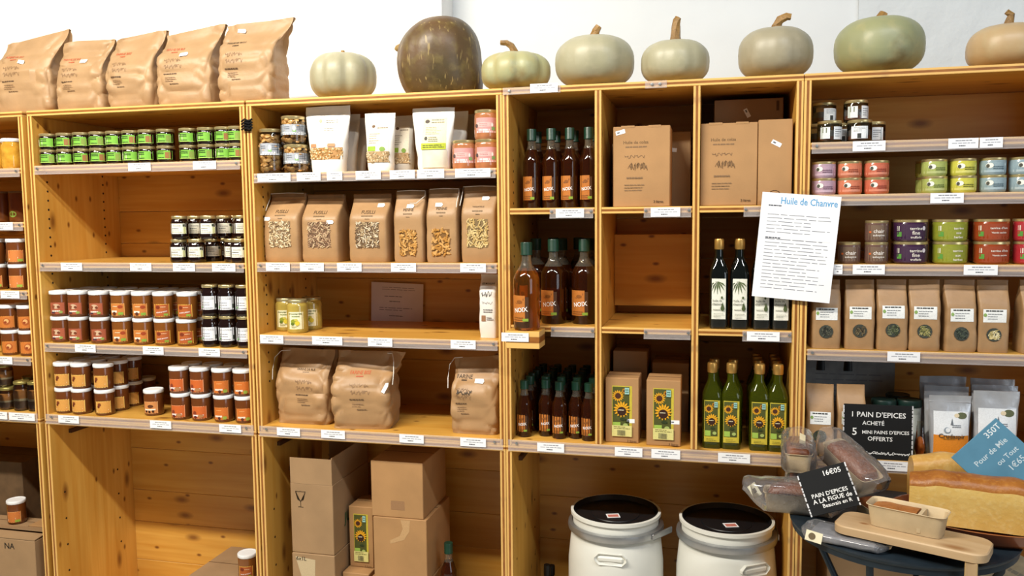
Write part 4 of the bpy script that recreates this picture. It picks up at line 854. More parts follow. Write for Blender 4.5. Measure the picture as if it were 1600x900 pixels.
pouch('flour_pouch', 645, 711, 169, .055, z2, .74, .074, p3, 'big white flour pouch with yellow-green band on its label', seed=9)
pouch('flour_pouch', 662, 725, 172, .138, z2, .80, .07, None, 'second big flour pouch showing behind the first', WP, seed=10, ref=.09)
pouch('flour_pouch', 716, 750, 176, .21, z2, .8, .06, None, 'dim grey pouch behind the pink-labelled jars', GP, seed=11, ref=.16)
# white flour bag and notice on the mustard shelf
fp = lambda w, h: [('t', '3A3A40', 'LES MOULINS', 0, h*.86, w*.7), ('s', '4A4A50', -w*.3, h*.70, w*.25, h*.05, 24, .0012), ('s', '8A8A90', -w*.3, h*.56, w*.3, h*.02, 16, .001), ('l', '5A5A60', -w*.2, h*.40, w*.35, h*.47, 2, .35), ('r', '9A7050', -w*.30, h*.27, -w*.08, h*.36), ('l', '6A6A70', -w*.02, h*.28, w*.35, h*.34, 2, .4)]
x0, x1 = Xat(747, .04, 1.3), Xat(776, .04, 1.3); g = bag(x1-x0-.004, x1-x0-.004, .075, .200, 61, .0022, .70, .010, 6, N=40, Mz=24)
spawn([('paper', g.mesh('paper', M('white_flour_paper', 'E6E2DC', .5, var=.02, bump=.15, bs=60))), ('print', decal(fp(x1-x0, .2), g, 'print', .0009), 0)], 'flour_bag', ((x0+x1)/2-.002, .085, 1.219), 'small white flour bag standing against the right upright', 'bag')
def sheet(name, lab, c, w, h, els, rot, cat='notice', mat=PAPER, th=.0006):
    g = G().box((-w/2, -th/2, -h/2), (w/2, th/2, h/2)); r = root(name, lab, cat, None, c, 0, rot)
    ob('sheet', g.mesh('sheet', mat), r); ob('print', decal(els, g, 'print', .0003, .0001), r); return r
a4 = At(621, 473, .412)
sheet('notice', 'landscape white notice leaning on the back of the mustard shelf', (a4.x, .408, a4.z), .205, .148, [('l', '8A8088', -.06, .045, .07, .060, 2, .25), ('l', '6A6270', -.05, .020, .05, .026, 1, .4), ('l', '5A525E', -.03, .002, .03, .007, 1, .5), ('l', '8A8088', -.07, -.032, .06, -.016, 2, .3), ('l', '5A525E', -.03, -.052, .03, -.047, 1, .5)], (0, .035, 0), mat=M('lilac_paper', 'D6CCD0', .5, var=.02))
# ------------------------------------------------------------------ hanging A4 sheet
hp = At(1243.5, 386.5, -.014)
pl = [('l', '7A7E88', -.085, -.125, .085, .093, 0+22, .16), ('t', '58A4D8', 'Huile de Chanvre', .022, .127, .150, 0, 1.25), ('r', PAPER, -.088, .020, .088, .030), ('l', '50545E', -.085, .111, -.045, .115, 1, .8), ('l', '50545E', -.085, .020, -.040, .025, 1, .7)]
sheet('notice', 'white A4 sheet headed in blue handwriting, hanging on the upright', hp, .210, .297, pl, (0, .085, -.02))
# ------------------------------------------------------------------ tea and herb bags
tl = lambda w, h, z: [('r', 'EEF0EE', -w*.36, h*.44+z, w*.36, h*.62+z), ('l', '3A3A38', -w*.28, h*.585+z, w*.26, h*.61+z, 1, .7), ('l', '8A8E92', -w*.22, h*.47+z, w*.22, h*.57+z, 3, .3), ('e', '8AAA60', -w*.30, h*.54+z, .004, .005), ('e', '3C4038', -.001, h*.27+z, w*.235, w*.235)]
tbags = [(1268, 1315, ['4A4A40', '2E302A', '6A6A58'], 'long dark leaves, beside the upright'), (1321.5, 1369, ['5A4E38', '3A3226', '7A6C4E'], 'brown leaf flakes, second on the shelf'), (1371, 1420, ['5E6648', '3E462E', '7E8460'], 'grey-green leaves, third on the shelf'), (1422, 1472, ['9A9458', '6E7040', 'B4AC74'], 'yellow-green leaves and a slanted label'), (1477.5, 1528, ['3A443C', '242C26', '56604E'], 'very dark green leaves'), (1530.5, 1580.5, ['D8C890', 'B4A468', 'E6DCB4'], 'pale yellow flowers'), (1597, 1646, ['6A6A50', '4A4A36'], 'cut by the right picture edge')]
def teabag(u0, u1, vt, y, zb, cols, lab, seed, d=.075):
    x0, x1 = Xat(u0, y-d/2, zb+.1), Xat(u1, y-d/2, zb+.1); w = x1-x0; h = At((u0+u1)/2, vt, y).z-zb
    g = bag(w, w*.98, d, h, seed, .0022, .55, .008, 8, 0, 0, N=44, Mz=26, belly=.02); lz = .004*math.sin(seed*5)
    r = w*.2
    p = [('paper', g.mesh('paper', M('tea_bag_kraft', 'A8845C', .45, var=.05, bump=.15, bs=60))), ('label', decal(tl(w, h, lz), g, 'label', .0008), 0), ('dried_leaves', noodles(g, -r*.75, h*.27-r*.75+lz, r*.75, h*.27+r*.75+lz, 'leaf', seed, cols), None, 'stuff')]
    return spawn(p, 'herb_bag', ((x0+x1)/2, y, zb), 'kraft herb tea bag with round window of '+lab if 'cut' not in lab else 'kraft herb tea bag '+lab, 'bag', 'kraft herb tea bags', .04*math.sin(seed*3))
for n, (u0, u1, cols, lab) in enumerate(tbags): teabag(u0, u1, 437, .050, 1.219, cols, lab, 70+n)
zE = BOT[4]
teabag(1260.5, 1305, 600, .055, zE, ['4A5038', '30362A'], 'dark leaves, bottom shelf', 81)
teabag(1308, 1354, 601, .060, zE, ['4A5038', '30362A'], 'leaves, cut behind the chalkboard', 82)
b_ = At(1325, 625, .30); sheet('notice', 'dim grey sheet propped behind the herb bags on the bottom right shelf', (b_.x, .30, zE+.1155), .27, .225, [('l', '7E8488', -.10, -.08, .10, .08, 9, .2)], (0, 0, 0), mat=M('grey_paper', '9AA2A4', .6))
for n, (u, dz_) in enumerate(((1283, .0), (1326, 0))):
    c = At(u, 592, .285); t = root('binder_clip', ('black binder clip above the left herb bag on the grey sheet', 'black binder clip above the right herb bag on the grey sheet')[n], 'clip', 'black binder clips', (c.x, .2985, zE+.228))
    ob('clip_body', G().lathe([(0, -.030), (.013, -.030), (.011, .004), (.004, .006), (0, .006)], 12, 0, Matrix.Diagonal((1.0, .35, 1, 1))).mesh('clip_body', M('black_clip', '101214', .4)), t)
    ob('clip_wire', G().tube([(-.006, -.002, 0), (-.008, -.004, .014), (.008, -.004, .014), (.006, -.002, 0)], .001, 5).mesh('clip_wire', STEEL), t)
# green-lidded tubs behind the chalkboard
GT = jar_proto(.032, .150, .034, .020, M('grey_tub', 'A8AEA8', .4, var=.05), M('dark_green_lid', '16302A', .4), [('r', 'C8CEC8', -.03, .05, .03, .11)], sh=.86)
for n, (u, y) in enumerate(((1380, .12), (1402, .20), (1420, .13))): spawn(GT, 'green_lid_tub', (Xat(u, y, 1.0), y, zE), ('left', 'rear middle', 'right')[n]+' dark-green-lidded tub behind the chalkboard', 'tub', 'green-lidded tubs')
# silver pouches
SIL = M('silver_foil', 'CACCD0', .26, metal=.45, var=.05, bump=.25, bs=35)
def silp(c, full=True):
    def f(w, h):
        e = [('r', 'E2E6EA', -w*.40, h*.12, w*.42, h*.76), ('r', c, -w*.40, h*.02, w*.42, h*.40), ('e', '5A6040', w*.26, h*.70, w*.12, h*.05), ('e', 'D8C8A8', w*.14, h*.70, w*.06, h*.03), ('p', '6A7078', [(-w*.02, h*.56), (w*.03, h*.66), (w*.05, h*.56)]), ('l', '6A7078', w*.02, h*.52, w*.22, h*.57, 2, .4), ('e', '8A98A4', -w*.10, h*.48, w*.075, w*.075), ('e', 'E2E6EA', -w*.085, h*.485, w*.055, w*.055), ('t', '4A3A20', 'Crudaspir', .01*w, h*.39, w*.62), ('l', '8A6A20', -w*.2, h*.34, w*.2, h*.36, 1, .5)]
        return e
    return f
for n, (u0, u1, vt, y, c, lab) in enumerate(((1451, 1518, 618, .050, 'D8841C', 'silver spice pouch with orange base, in front beside the chalkboard'), (1520, 1592, 611, .050, 'E0AC28', 'silver spice pouch with yellow base, behind the blue sign'), (1443, 1513, 603, .105, 'C87818', 'second silver pouch in the orange row'), (1436, 1508, 588, .160, 'B06814', 'rearmost silver pouch in the orange row'), (1517, 1590, 602, .105, 'C89824', 'second silver pouch in the yellow row'), (1515, 1584, 592, .160, 'B08820', 'rearmost silver pouch in the yellow row'))):
    pouch('spice_pouch', u0, u1, vt, y, zE, .88, .05, silp(c) if n < 2 else None, lab, SIL, seed=90+n, group='silver spice pouches')
og = At(1441, 685, .02)
ot = root('orange_bag', 'little clear bag of orange spice beside the chalkboard', 'bag', None, (og.x, .045, zE+.0006))
ob('pouch', bag(.034, .020, .035, .105, 99, .002, .3, .003, 2.5, N=28, Mz=16).mesh('pouch', GLASS), ot); ob('spice', G().blob((0, 0, .032), .0135, .013, .030, 12, 8).mesh('spice', M('orange_spice', 'C8640E', .6, vs=80)), ot)
# ------------------------------------------------------------------ chalkboards
BLK = M('chalkboard_black', '08090B', .8, var=.15, vs=20); CHALK = 'F2F2F0'
def chalkboard(lab, c, w, h, els, rot, mat=BLK, edge=True, name='chalkboard_sign'):
    g = G().box((-w/2, -.002, -h/2), (w/2, .002, h/2), 0, .0006); r = root(name, lab, 'sign', None, c, 0, rot)
    ob('slate', g.mesh('slate', mat), r); ob('chalk_writing', decal(els, g, 'chalk_writing', .0003, .00003), r)
    if edge:
        rd = random.Random(4); e = G()
        for s in (-1, 1):
            z = -h/2
            while z < h/2-.004:
                L = rd.uniform(.003, .012); e.box((s*w/2-.0022, -.0030, z), (s*w/2+.0012, .0021, min(z+L, h/2))); z += L+rd.uniform(.001, .006)
        tag(ob('chipped_edge', e.mesh('chipped_edge', M('chipped_white', 'D8D8DA', .8)), r), kind='stuff')
    return r
cb = At(1372, 676, .004); W1 = Xat(1426, .0, 1.0)-Xat(1318, .0, 1.0)
chalkboard('black chalkboard offering a pain d\'épices deal on the bottom right shelf', (cb.x, .010, zE+.078), W1, .154, [('t', CHALK, '1 PAIN D\'EPICES', .0, .048, W1*.78), ('t', CHALK, 'ACHETÉ', -.012, .024, W1*.32), ('t', CHALK, '5', -W1*.34, -.002, .012), ('t', CHALK, 'MINI PAINS D\'EPICES', .020, -.001, W1*.68, .02), ('t', CHALK, 'OFFERTS', .006, -.020, W1*.36), ('s', CHALK, -W1*.38, -.060, W1*.46, .0042, 64, .0014), ('s', CHALK, -W1*.38, -.061, W1*.46, .0030, 50, .0012)], (-.06, .0, 0))
# ------------------------------------------------------------------ squashes on top
def skin(name, a, b, c, sc, bump=.25, dark=None):
    m, nt, bs = mk(name); tc = nd(nt, 'ShaderNodeTexCoord')
    n1 = nd(nt, 'ShaderNodeTexNoise'); n1.inputs['Scale'].default_value = sc; n1.inputs['Detail'].default_value = 5; nt.links.new(tc.outputs['Object'], n1.inputs['Vector'])
    n2 = nd(nt, 'ShaderNodeTexNoise'); n2.inputs['Scale'].default_value = sc*6; n2.inputs['Detail'].default_value = 6; nt.links.new(tc.outputs['Object'], n2.inputs['Vector'])
    col = mixc(nt, ramp(nt, n1.outputs[0], [(.36, 0), (.66, 1)]), lin(a), lin(b)); col = mixc(nt, ramp(nt, n2.outputs[0], [(.5, 0), (.75, .6)]), col, lin(c))
    if dark:
        v = nd(nt, 'ShaderNodeTexNoise'); v.inputs['Scale'].default_value = 5; v.inputs['Detail'].default_value = 9; nt.links.new(tc.outputs['Object'], v.inputs['Vector'])
        col = mixc(nt, ramp(nt, v.outputs[0], [(.60, 0), (.68, .8)]), col, lin(dark))
    nt.links.new(col, bs.inputs['Base Color']); bs.inputs['Roughness'].default_value = .42
    bp = nd(nt, 'ShaderNodeBump'); bp.inputs['Strength'].default_value = bump; bp.inputs['Distance'].default_value = .004; nt.links.new(n2.outputs[0], bp.inputs['Height']); nt.links.new(bp.outputs[0], bs.inputs['Normal'])
    return m
STEM = skin('pumpkin_stem', 'A0793E', '7A5A2C', '5E4420', 40, .5)
def pumpkin(name, u0, u1, vt, y, mat, lab, ribs=9, rd=.035, stem=None, seed=0, sr=.010, flat=2.3, base=.55):
    x0, x1 = Xat(u0, y, ZT+.08), Xat(u1, y, ZT+.08); R = (x1-x0)/2; H = At((u0+u1)/2, vt, y).z-ZT; prof = []; n = 22
    for j in range(n+1):
        t = j/n; a = -PI/2+PI*t; ca, sa = math.cos(a), math.sin(a); f = 2/flat
        r = R*abs(ca)**f; z = H/2+H/2*math.copysign(abs(sa)**(f*.92), sa)
        if t < .5: z = H/2-H/2*abs(sa)**(f*.80)
        if t > .8: z -= H*.10*sm(.8, 1, t)
        prof.append((max(r, 0) if 0 < j < n else 0, z if j else .004))
    off = Vector((seed*2.3, seed, 0))
    def fn(v, a):
        k = 1-rd*abs(math.cos(a*ribs/2+seed))**6+.035*noise.noise(Vector((math.cos(a), math.sin(a), v[2]*4))*1.3+off)
        return (v[0]*k, v[1]*k, v[2])
    g = G().lathe(prof, 72, 0, None, fn); p = [('body', g.mesh('body', mat, sharp=180))]
    if stem:
        zt = H*.925; L = len(stem); st = G().tube([(q[0], q[1], zt+q[2]) for q in stem], [sr*(1.5-.65*i/(L-1)) if i else sr*1.9 for i in range(L)], 7); p.append(('stem', st.mesh('stem', STEM)))
    return spawn(p, name, ((x0+x1)/2, y, ZT), lab, 'squash', 'pale squashes on top of the shelves', 0)
SG = skin('pale_green_squash', 'ABA68C', '9C987C', 'B4AC90', 5); SY = skin('pale_yellow_squash', 'B0A87C', '9EA078', 'B4A068', 5, dark='7E6A44')
SGR = skin('grey_green_squash', 'A09880', '908870', 'A89E86', 4); SGN = skin('green_mottled_squash', '98996F', '888C6C', 'AAA072', 4, .3, '6E6240'); SO = skin('beige_squash', 'BCA078', 'AC926A', 'B8A680', 4)
pumpkin('squash', 488, 585, 82, .13, SG, 'small pale squash with a stub stem beside the tallest sack', 8, .09, [(0, 0, -.01), (.001, 0, .008), (.002, 0, .018)], 1, .007)
pumpkin('squash', 752, 861, 82, .10, SY, 'yellowish squash with stem curling left, beside the brown gourd', 8, .10, [(0, 0, -.01), (-.004, 0, .012), (-.014, 0, .030), (-.030, 0, .040), (-.048, -.002, .041)], 2, .009)
pumpkin('squash', 868, 991, 56, .11, SG, 'wide grey-white squash with short bent stem above left cubbies', 9, .02, [(0, 0, -.01), (0, 0, .012), (.004, 0, .026), (.014, 0, .040)], 3, .012)
pumpkin('squash', 1001, 1110, 63, .11, SY if False else SG, 'squash with the tall straight stem above the middle cubby', 8, .03, [(0, 0, -.01), (0, 0, .02), (.002, 0, .05), (.004, 0, .068), (.008, 0, .076)], 4, .0115)
pumpkin('squash', 1152, 1272, 43, .11, SGR, 'grey-green squash with stem hooked to the right', 9, .02, [(0, 0, -.01), (.002, 0, .014), (.012, 0, .032), (.030, 0, .040), (.042, 0, .038)], 5, .011)
pumpkin('squash', 1304, 1445, 27, .12, SGN, 'largest green squash with a brown scarred side', 8, .015, [(0, 0, -.01), (.004, 0, .012), (.010, 0, .024)], 6, .014)
pumpkin('squash', 1510, 1640, 38, .13, SO, 'beige squash cut off by the right picture edge', 8, .02, [(0, 0, -.01), (.002, 0, .016), (.006, 0, .034), (-.006, 0, .044)], 7, .009)
# the big brown gourd
gx, gy = Xat(691, .17, 2.1), .16; GR = (Xat(750, .16, 2.1)-Xat(631, .16, 2.1))/2; GH = At(690, 28, .16).z-ZT
prof = [(0, .003)]
for j in range(1, 27):
    t = j/26; a = -PI/2+PI*t; prof.append((GR*(.55+.45*math.cos(a)**.8) if t < .5 else GR*max(math.cos(a), 0)**.82, GH/2+GH/2*math.copysign(abs(math.sin(a))**.92, math.sin(a))))
prof[-1] = (0, GH)
def gf(v, a):
    x, y, z = v; t = z/GH; k = 1+.04*noise.noise(Vector((x*6, y*6, z*6)))-.02*abs(math.cos(a*5))**5
    bulge = .30*GR*max(0, math.cos(a))**2*max(0, 1-t/.85)      # pointed heel low on the right
    return (x*k+bulge-.012*math.sin(PI*t)+.02*(t-.5), y*k, z)
gg = G().lathe(prof, 80, 0, None, gf)
def gourd_mat():
    m = skin('brown_gourd', '624A30', '453A20', '77683A', 5, .35); nt = m.node_tree; bs = nt.nodes['Principled BSDF']
    tc = nd(nt, 'ShaderNodeTexCoord'); w = nd(nt, 'ShaderNodeMapping'); w.inputs['Scale'].default_value = (90, 90, 16); w.inputs['Rotation'].default_value = (.3, .5, .2); nt.links.new(tc.outputs['Object'], w.inputs[0])
    n = nd(nt, 'ShaderNodeTexNoise'); n.inputs['Scale'].default_value = 1; n.inputs['Detail'].default_value = 2; nt.links.new(w.outputs[0], n.inputs['Vector'])
    src = bs.inputs['Base Color'].links[0].from_socket
    nt.links.new(mixc(nt, ramp(nt, n.outputs[0], [(.64, 0), (.70, .55)]), src, lin('A8925C')), bs.inputs['Base Color']); bs.inputs['Roughness'].default_value = .42
    return m
GM = gourd_mat()
gp = [('body', gg.mesh('body', GM, sharp=180)), ('blossom_knob', G().tube([(-GR*.86, -.03, GH*.63), (-GR*.98, -.032, GH*.63), (-GR*1.07, -.034, GH*.625), (-GR*1.11, -.034, GH*.61)], [.020, .016, .011, .005], 10).mesh('blossom_knob', skin('knob', 'A88A54', '8A6E3E', '6E5A34', 30)))]
spawn(gp, 'gourd', (gx, gy, ZT), 'big dark brown gourd with a knob on its left side', 'gourd')
# ------------------------------------------------------------------ drums
HD = M('white_drum', 'E2E2DA', .42, var=.03, vs=5); BLID = M('black_drum_lid', '14161A', .4, var=.1)
def drum(u, v, y, lab, seed, turn):
    c = At(u, v, y); zt = c.z; R = .142; h = zt-.0795
    r = root('storage_drum', lab, 'drum', 'white drums with black lids', (c.x, y, .0795), turn)
    ob('barrel', G().lathe([(0, 0), (R*.95, 0), (R*1.02, .02), (R*1.07, h*.28), (R*1.09, h*.55), (R*1.085, h-.16), (R*1.03, h-.085), (R*.98, h-.07), (R*.98, h-.012), (R*1.03, h-.010), (R*1.03, h), (R*.97, h+.001), (R*.96, h-.03), (0, h-.03)], 64).mesh('barrel', HD), r)
    ob('lid', G().lathe([(R*.955, h+.002), (R*.945, h-.001), (R*.90, h-.014), (R*.55, h-.016), (R*.54, h-.014), (0, h-.014)], 64).mesh('lid', BLID), r)
    hoop = [(R*1.04, h-.062), (R*1.085, h-.058), (R*1.10, h-.048), (R*1.085, h-.038), (R*1.0, h-.035)]
    ob('clamp_ring', G().lathe(hoop, 64).mesh('clamp_ring', STEEL), r)
    ob('lever', G().box((-.012, -R*1.125, h-.060), (.09, -R*1.10, h-.040), 0, .003, Matrix.Rotation(1.0, 4, 'Z')).mesh('lever', STEEL), r)
    ob('hand_grip', G().box((-.050, -R*1.075, h-.128), (.050, -R*.98, h-.092), 0, .014).mesh('hand_grip', HD), r)
    s = G().box((-.021, -.017, 0), (.021, .017, .0008)); s.box((-.017, -.012, .0008), (.017, .010, .0010), 1)
    ob('sticker', s.mesh('sticker', [PAPER, ink('C8786A')]), r, (-.005, -.03, h-.0130), .3*seed)
drum(962, 795, .175, 'white plastic drum at left with black lid and small red sticker', 1, 0)
drum(1135, 809, .165, 'white plastic drum at right with black lid and wide sticker', -1, .6)
for n, (u, y) in enumerate(((855, .20), (842, .11), (868, .12), (862, .30))): 
    spawn(bottle(*marasca(.022, .30)[:1], [BLACKG], marasca(.022, .30)[1], M('black_cap', '141414', .35), None, n=24), 'dark_bottle', (Xat(u, y, .35), y, .0795+(.02 if n == 0 else 0)*0), f'{ORD[n]} dark bottle with black cap left of the drums', 'bottle', 'dark bottles beside the drums', sc=(1, 1, 1.15-.05*n))
# small black clip on the upright
cl_ = At(387, 196, -.006); cr = root('binder_clip', 'small black wire clip fixed on the upright between two units', 'clip', None, (cl_.x, -.004, cl_.z))
q = G()
for k in range(4): q.tube([(-.020, -.006, -.014+.009*k), (-.006, -.011, -.008+.009*k), (.008, -.008, -.013+.009*k), (.019, -.004, -.007+.009*k)], .0032, 6)
q.box((-.012, -.004, -.018), (.012, .0015, .016))
ob('clip_body', q.mesh('clip_body', M('black_clip', '101214', .4)), cr)
# ------------------------------------------------------------------ round table with loaves in front of the right-hand unit
BLUEM = M('blue_black_metal', '2A3640', .42, metal=.4, var=.1)
TX, TY, TZ, TR = .465, -.302, .8362, .256
tb = root('round_table', 'small round blue-black metal table with loaves on it', 'table', None, (TX, TY, 0))
ob('tabletop', G().lathe([(0, TZ-.004), (TR-.012, TZ-.004), (TR-.010, TZ-.010), (TR, TZ-.010), (TR+.004, TZ-.004), (TR+.004, TZ-.001), (TR, TZ), (0, TZ)], 64).mesh('tabletop', BLUEM), tb)
ob('rim', G().lathe([(TR-.006, TZ-.024), (TR-.002, TZ-.024), (TR-.002, TZ-.010), (TR-.006, TZ-.010), (TR-.006, TZ-.024)], 64).mesh('rim', BLUEM), tb)
for k in range(4):
    a = PI/4+PI/2*k+.3; c, s = math.cos(a), math.sin(a)
    ob('leg', G().tube([(c*(TR-.03), s*(TR-.03), TZ-.012), (c*(TR-.035), s*(TR-.035), TZ-.06), (c*(TR-.11), s*(TR-.11), TZ-.20), (c*.10, s*.10, .45), (c*.15, s*.15, .15), (c*.20, s*.20, .012)], .0085, 10).mesh('leg', BLUEM), tb)
    ob('foot_cap', G().lathe([(0, 0), (.012, 0), (.012, .02), (0, .02)], 12, 0, Matrix.Translation((c*.20, s*.20, 0))).mesh('foot_cap', DARKM), tb)
ob('ring_brace', G().lathe([(.098, .445), (.106, .445), (.106, .455), (.098, .455), (.098, .445)], 32).mesh('ring_brace', BLUEM), tb)
BIRCH = M('thin_birch_wood', 'CDB690', .6, var=.06, vs=18, bump=.08, bs=160); CAKE = skin('spice_cake', '7C421C', '622E12', '8C5026', 20, .4); CRUMB = skin('cut_spice_cake', 'A8682E', '8E5220', 'B87A40', 40, .5)
CRL = M('cream_label', 'E8DFC0', .6, var=.04)
def tray_geo(L, D, H, th=.0016):
    g = G(); n = 40; vs = []; fl = .80
    def ring(lx, dy, z): return [(lx/2*math.copysign(abs(math.cos(2*PI*(i+.5)/n))**.30, math.cos(2*PI*(i+.5)/n)), dy/2*math.copysign(abs(math.sin(2*PI*(i+.5)/n))**.30, math.sin(2*PI*(i+.5)/n)), z) for i in range(n)]
    R = [ring(L*.90, D*fl, 0), ring(L*.985, D*.97, H-.003), ring(L*1.03, D*1.06, H), ring(L*1.02, D*1.04, H+.001), ring(L*.97, D*.94, H-.003), ring(L*.885, D*fl*.97, .003)]
    for r in R: vs += r
    fs = [(j*n+i, j*n+(i+1) % n, (j+1)*n+(i+1) % n, (j+1)*n+i) for j in range(len(R)-1) for i in range(n)] + [tuple(range(n))[::-1], tuple(range((len(R)-1)*n, len(R)*n))]
    return g.add(vs, fs)
def cake_geo(L, D, z0, z1, dome, x0=-1, x1=1, seed=0):
    g = G(); n = 40; vs = []
    def ring(k, z): 
        o = []
        for i in range(n):
            a = 2*PI*(i+.5)/n; x = L/2*k*math.copysign(abs(math.cos(a))**.35, math.cos(a)); y = D/2*k*math.copysign(abs(math.sin(a))**.35, math.sin(a))
            o.append((min(max(x, x0*L/2), x1*L/2), y, z+(.002*noise.noise(Vector((x*30, y*30, seed))))))
        return o
    R = [ring(.86, z0), ring(.93, z1), ring(.84, z1+dome*.55), ring(.6, z1+dome*.9), ring(.3, z1+dome), ring(.02, z1+dome)]
    for r in R: vs += r
    fs = [(j*n+i, j*n+(i+1) % n, (j+1)*n+(i+1) % n, (j+1)*n+i) for j in range(len(R)-1) for i in range(n)] + [tuple(range(n))[::-1], tuple(range((len(R)-1)*n, len(R)*n))]
    return g.add(vs, fs)
def wrap_geo(L, D, H, seed, tail=.05):
    """crumpled clear bag, tails at both ends"""
    g = G(); vs = []; N, Mx = 30, 30; off = Vector((seed, seed*2, 0))
    for j in range(Mx+1):
        s = j/Mx*2-1; x = s*(L/2+tail); e = min(1, max(0, (abs(x)-L/2)/tail)) if abs(x) > L/2 else 0; k = 1-.60*e**1.2
        for i in range(N):
            a = 2*PI*i/N; y = (D/2+.004)*k*(1+.25*e)*math.copysign(abs(math.cos(a))**.5, math.cos(a)); z = H*.5+(H*.5+.002)*(k if e == 0 else k*.9)*math.copysign(abs(math.sin(a))**.5, math.sin(a))+e*H*.25
            c = (.002+.008*e)*noise.noise(Vector((x, y, z))*38+off)+(.004*noise.noise(Vector((x, y, z))*17+off))*(z > H*.4)
            vs.append((x+c*.5, y+c*math.cos(a), max(z+c*math.sin(a), .0004)))
    fs = [(j*N+i, j*N+(i+1) % N, (j+1)*N+(i+1) % N, (j+1)*N+i) for j in range(Mx) for i in range(N)]
    return g.add(vs, fs)
TRG = tray_geo(.165, .072, .050); TRM = TRG.mesh('tray', BIRCH); CKM = cake_geo(.158, .068, .006, .046, .024).mesh('spice_loaf', CAKE)
def wrapped(lab, loc, rz, seed, rot=None, wrap=True, stick=((-.085, -.03, .055), .4), dome=True, tail=.05):
    r = root('wrapped_loaf', lab, 'loaf', 'spice loaves in birch trays', loc, rz)
    if rot: r.rotation_euler = rot
    ob('tray', TRM, r); ob('spice_loaf', CKM, r)
    if wrap: ob('plastic_wrap', wrap_geo(.172, .080, .078, seed, tail).mesh('plastic_wrap', WRAP), r)
    if stick:
        s = G().box((-.018, -.0004, -.012), (.018, .0004, .012)); s.box((-.014, -.0007, -.009), (.014, -.0003, .009), 1); s.box((-.006, -.0010, -.004), (.006, -.0006, .004), 2)
        k = ob('sticker', s.mesh('sticker', [CRL, ink('EFE8D0'), ink('5A4630')]), r, stick[0], 0); k.rotation_euler = (-.5, stick[1], .1)
    return r
Z0 = TZ+.0012
wrapped('wrapped spice loaf in birch tray jutting over the left table edge', (.226, -.268, Z0), -.12, 3, stick=((-.105, -.030, .052), 1.0))
wrapped('lower wrapped spice loaf at the back left of the table', (.250, -.122, Z0), 1.45, 5, stick=None, tail=.015)
wrapped('wrapped spice loaf end-on at the back left, cream label on top', (.238, -.135, Z0+.083), 1.50, 7, stick=((-.04, -.01, .078), 1.5), tail=.025)
wrapped('wrapped spice loaf slanting down from the chalkboard towards the bread', (.364, -.156, Z0+.071), 0, 9, rot=(.10, .40, -.98), stick=None, tail=.03)
wrapped('spice loaf in birch tray half hidden behind the fig sign', (.406, -.300, Z0), -1.25, 11, stick=None, wrap=False).scale = (.68, .75, .75)
# flat wrapped pack under the board
fp_ = root('wrapped_pack', 'flat plastic-wrapped pack with cream label under the wooden board', 'pack', None, (.318, -.448, Z0), -.40)
ob('pack', G().box((-.075, -.045, .0006), (.075, .040, .018), 0, .004).mesh('pack', M('grey_wrapped_pack', '8A8A90', .35, var=.1)), fp_); ob('plastic_wrap', wrap_geo(.155, .092, .0205, 14, .02).mesh('plastic_wrap', WRAP), fp_)
k = G().box((-.019, -.0004, -.012), (.019, .0004, .012)); k.lathe([(0, 0), (.008, 0), (.008, .0008), (0, .0008)], 16, 1, Matrix.Translation((-.004, -.0004, 0)) @ Matrix.Rotation(PI/2, 4, 'X'))
kk = ob('sticker', k.mesh('sticker', [CRL, ink('6A5A40')]), fp_, (-.060, -.0520, .012)); kk.rotation_euler = (-.3, .1, 0)
# cutting board
bo = root('cutting_board', 'pale wooden board with rounded ends on the table front', 'board', None, (.450, -.478, Z0+.0245), -.43)
def slab(L, D, T, r):
    g = G(); n = 10; pts = []
    for cx, cy, a0 in ((L/2-r, D/2-r, 0), (-L/2+r, D/2-r, PI/2), (-L/2+r, -D/2+r, PI), (L/2-r, -D/2+r, 1.5*PI)):
        for i in range(n): a = a0+PI/2*i/(n-1); pts.append((cx+r*math.cos(a), cy+r*math.sin(a)))
    m = len(pts); b = .0025; vs = []
    for k_, z in ((1, 0), (1, T-b)): vs += [(x, y, z) for x, y in pts]
    vs += [(x*(1-b/L*2), y*(1-b/D*2), T) for x, y in pts]
    fs = [(j*m+i, j*m+(i+1) % m, (j+1)*m+(i+1) % m, (j+1)*m+i) for j in range(2) for i in range(m)]+[tuple(range(m))[::-1], tuple(range(2*m, 3*m))]
    return g.add(vs, fs)
ob('plank', slab(.318, .118, .019, .032).mesh('plank', PALE, (0, 1, 2), th=0), bo)
ob('foot', G().box((.118, -.056, -.16), (.142, -.044, -.0005), 0, .002).mesh('foot', PALE, (2, 0, 1)), bo)
# open tray with a cut loaf on the board
ot2 = root('cut_loaf_tray', 'open birch tray with a half-eaten spice loaf on the wooden board', 'loaf', None, (.445, -.462, Z0+.0445), -.44)
ob('tray', TRM, ot2); ob('spice_loaf', cake_geo(.158, .068, .006, .042, .004, -1, .28, 3).mesh('spice_loaf', CRUMB), ot2)
ob('wood_divider', G().box((.026, -.031, .006), (.034, .031, .046)).mesh('wood_divider', BIRCH), ot2)
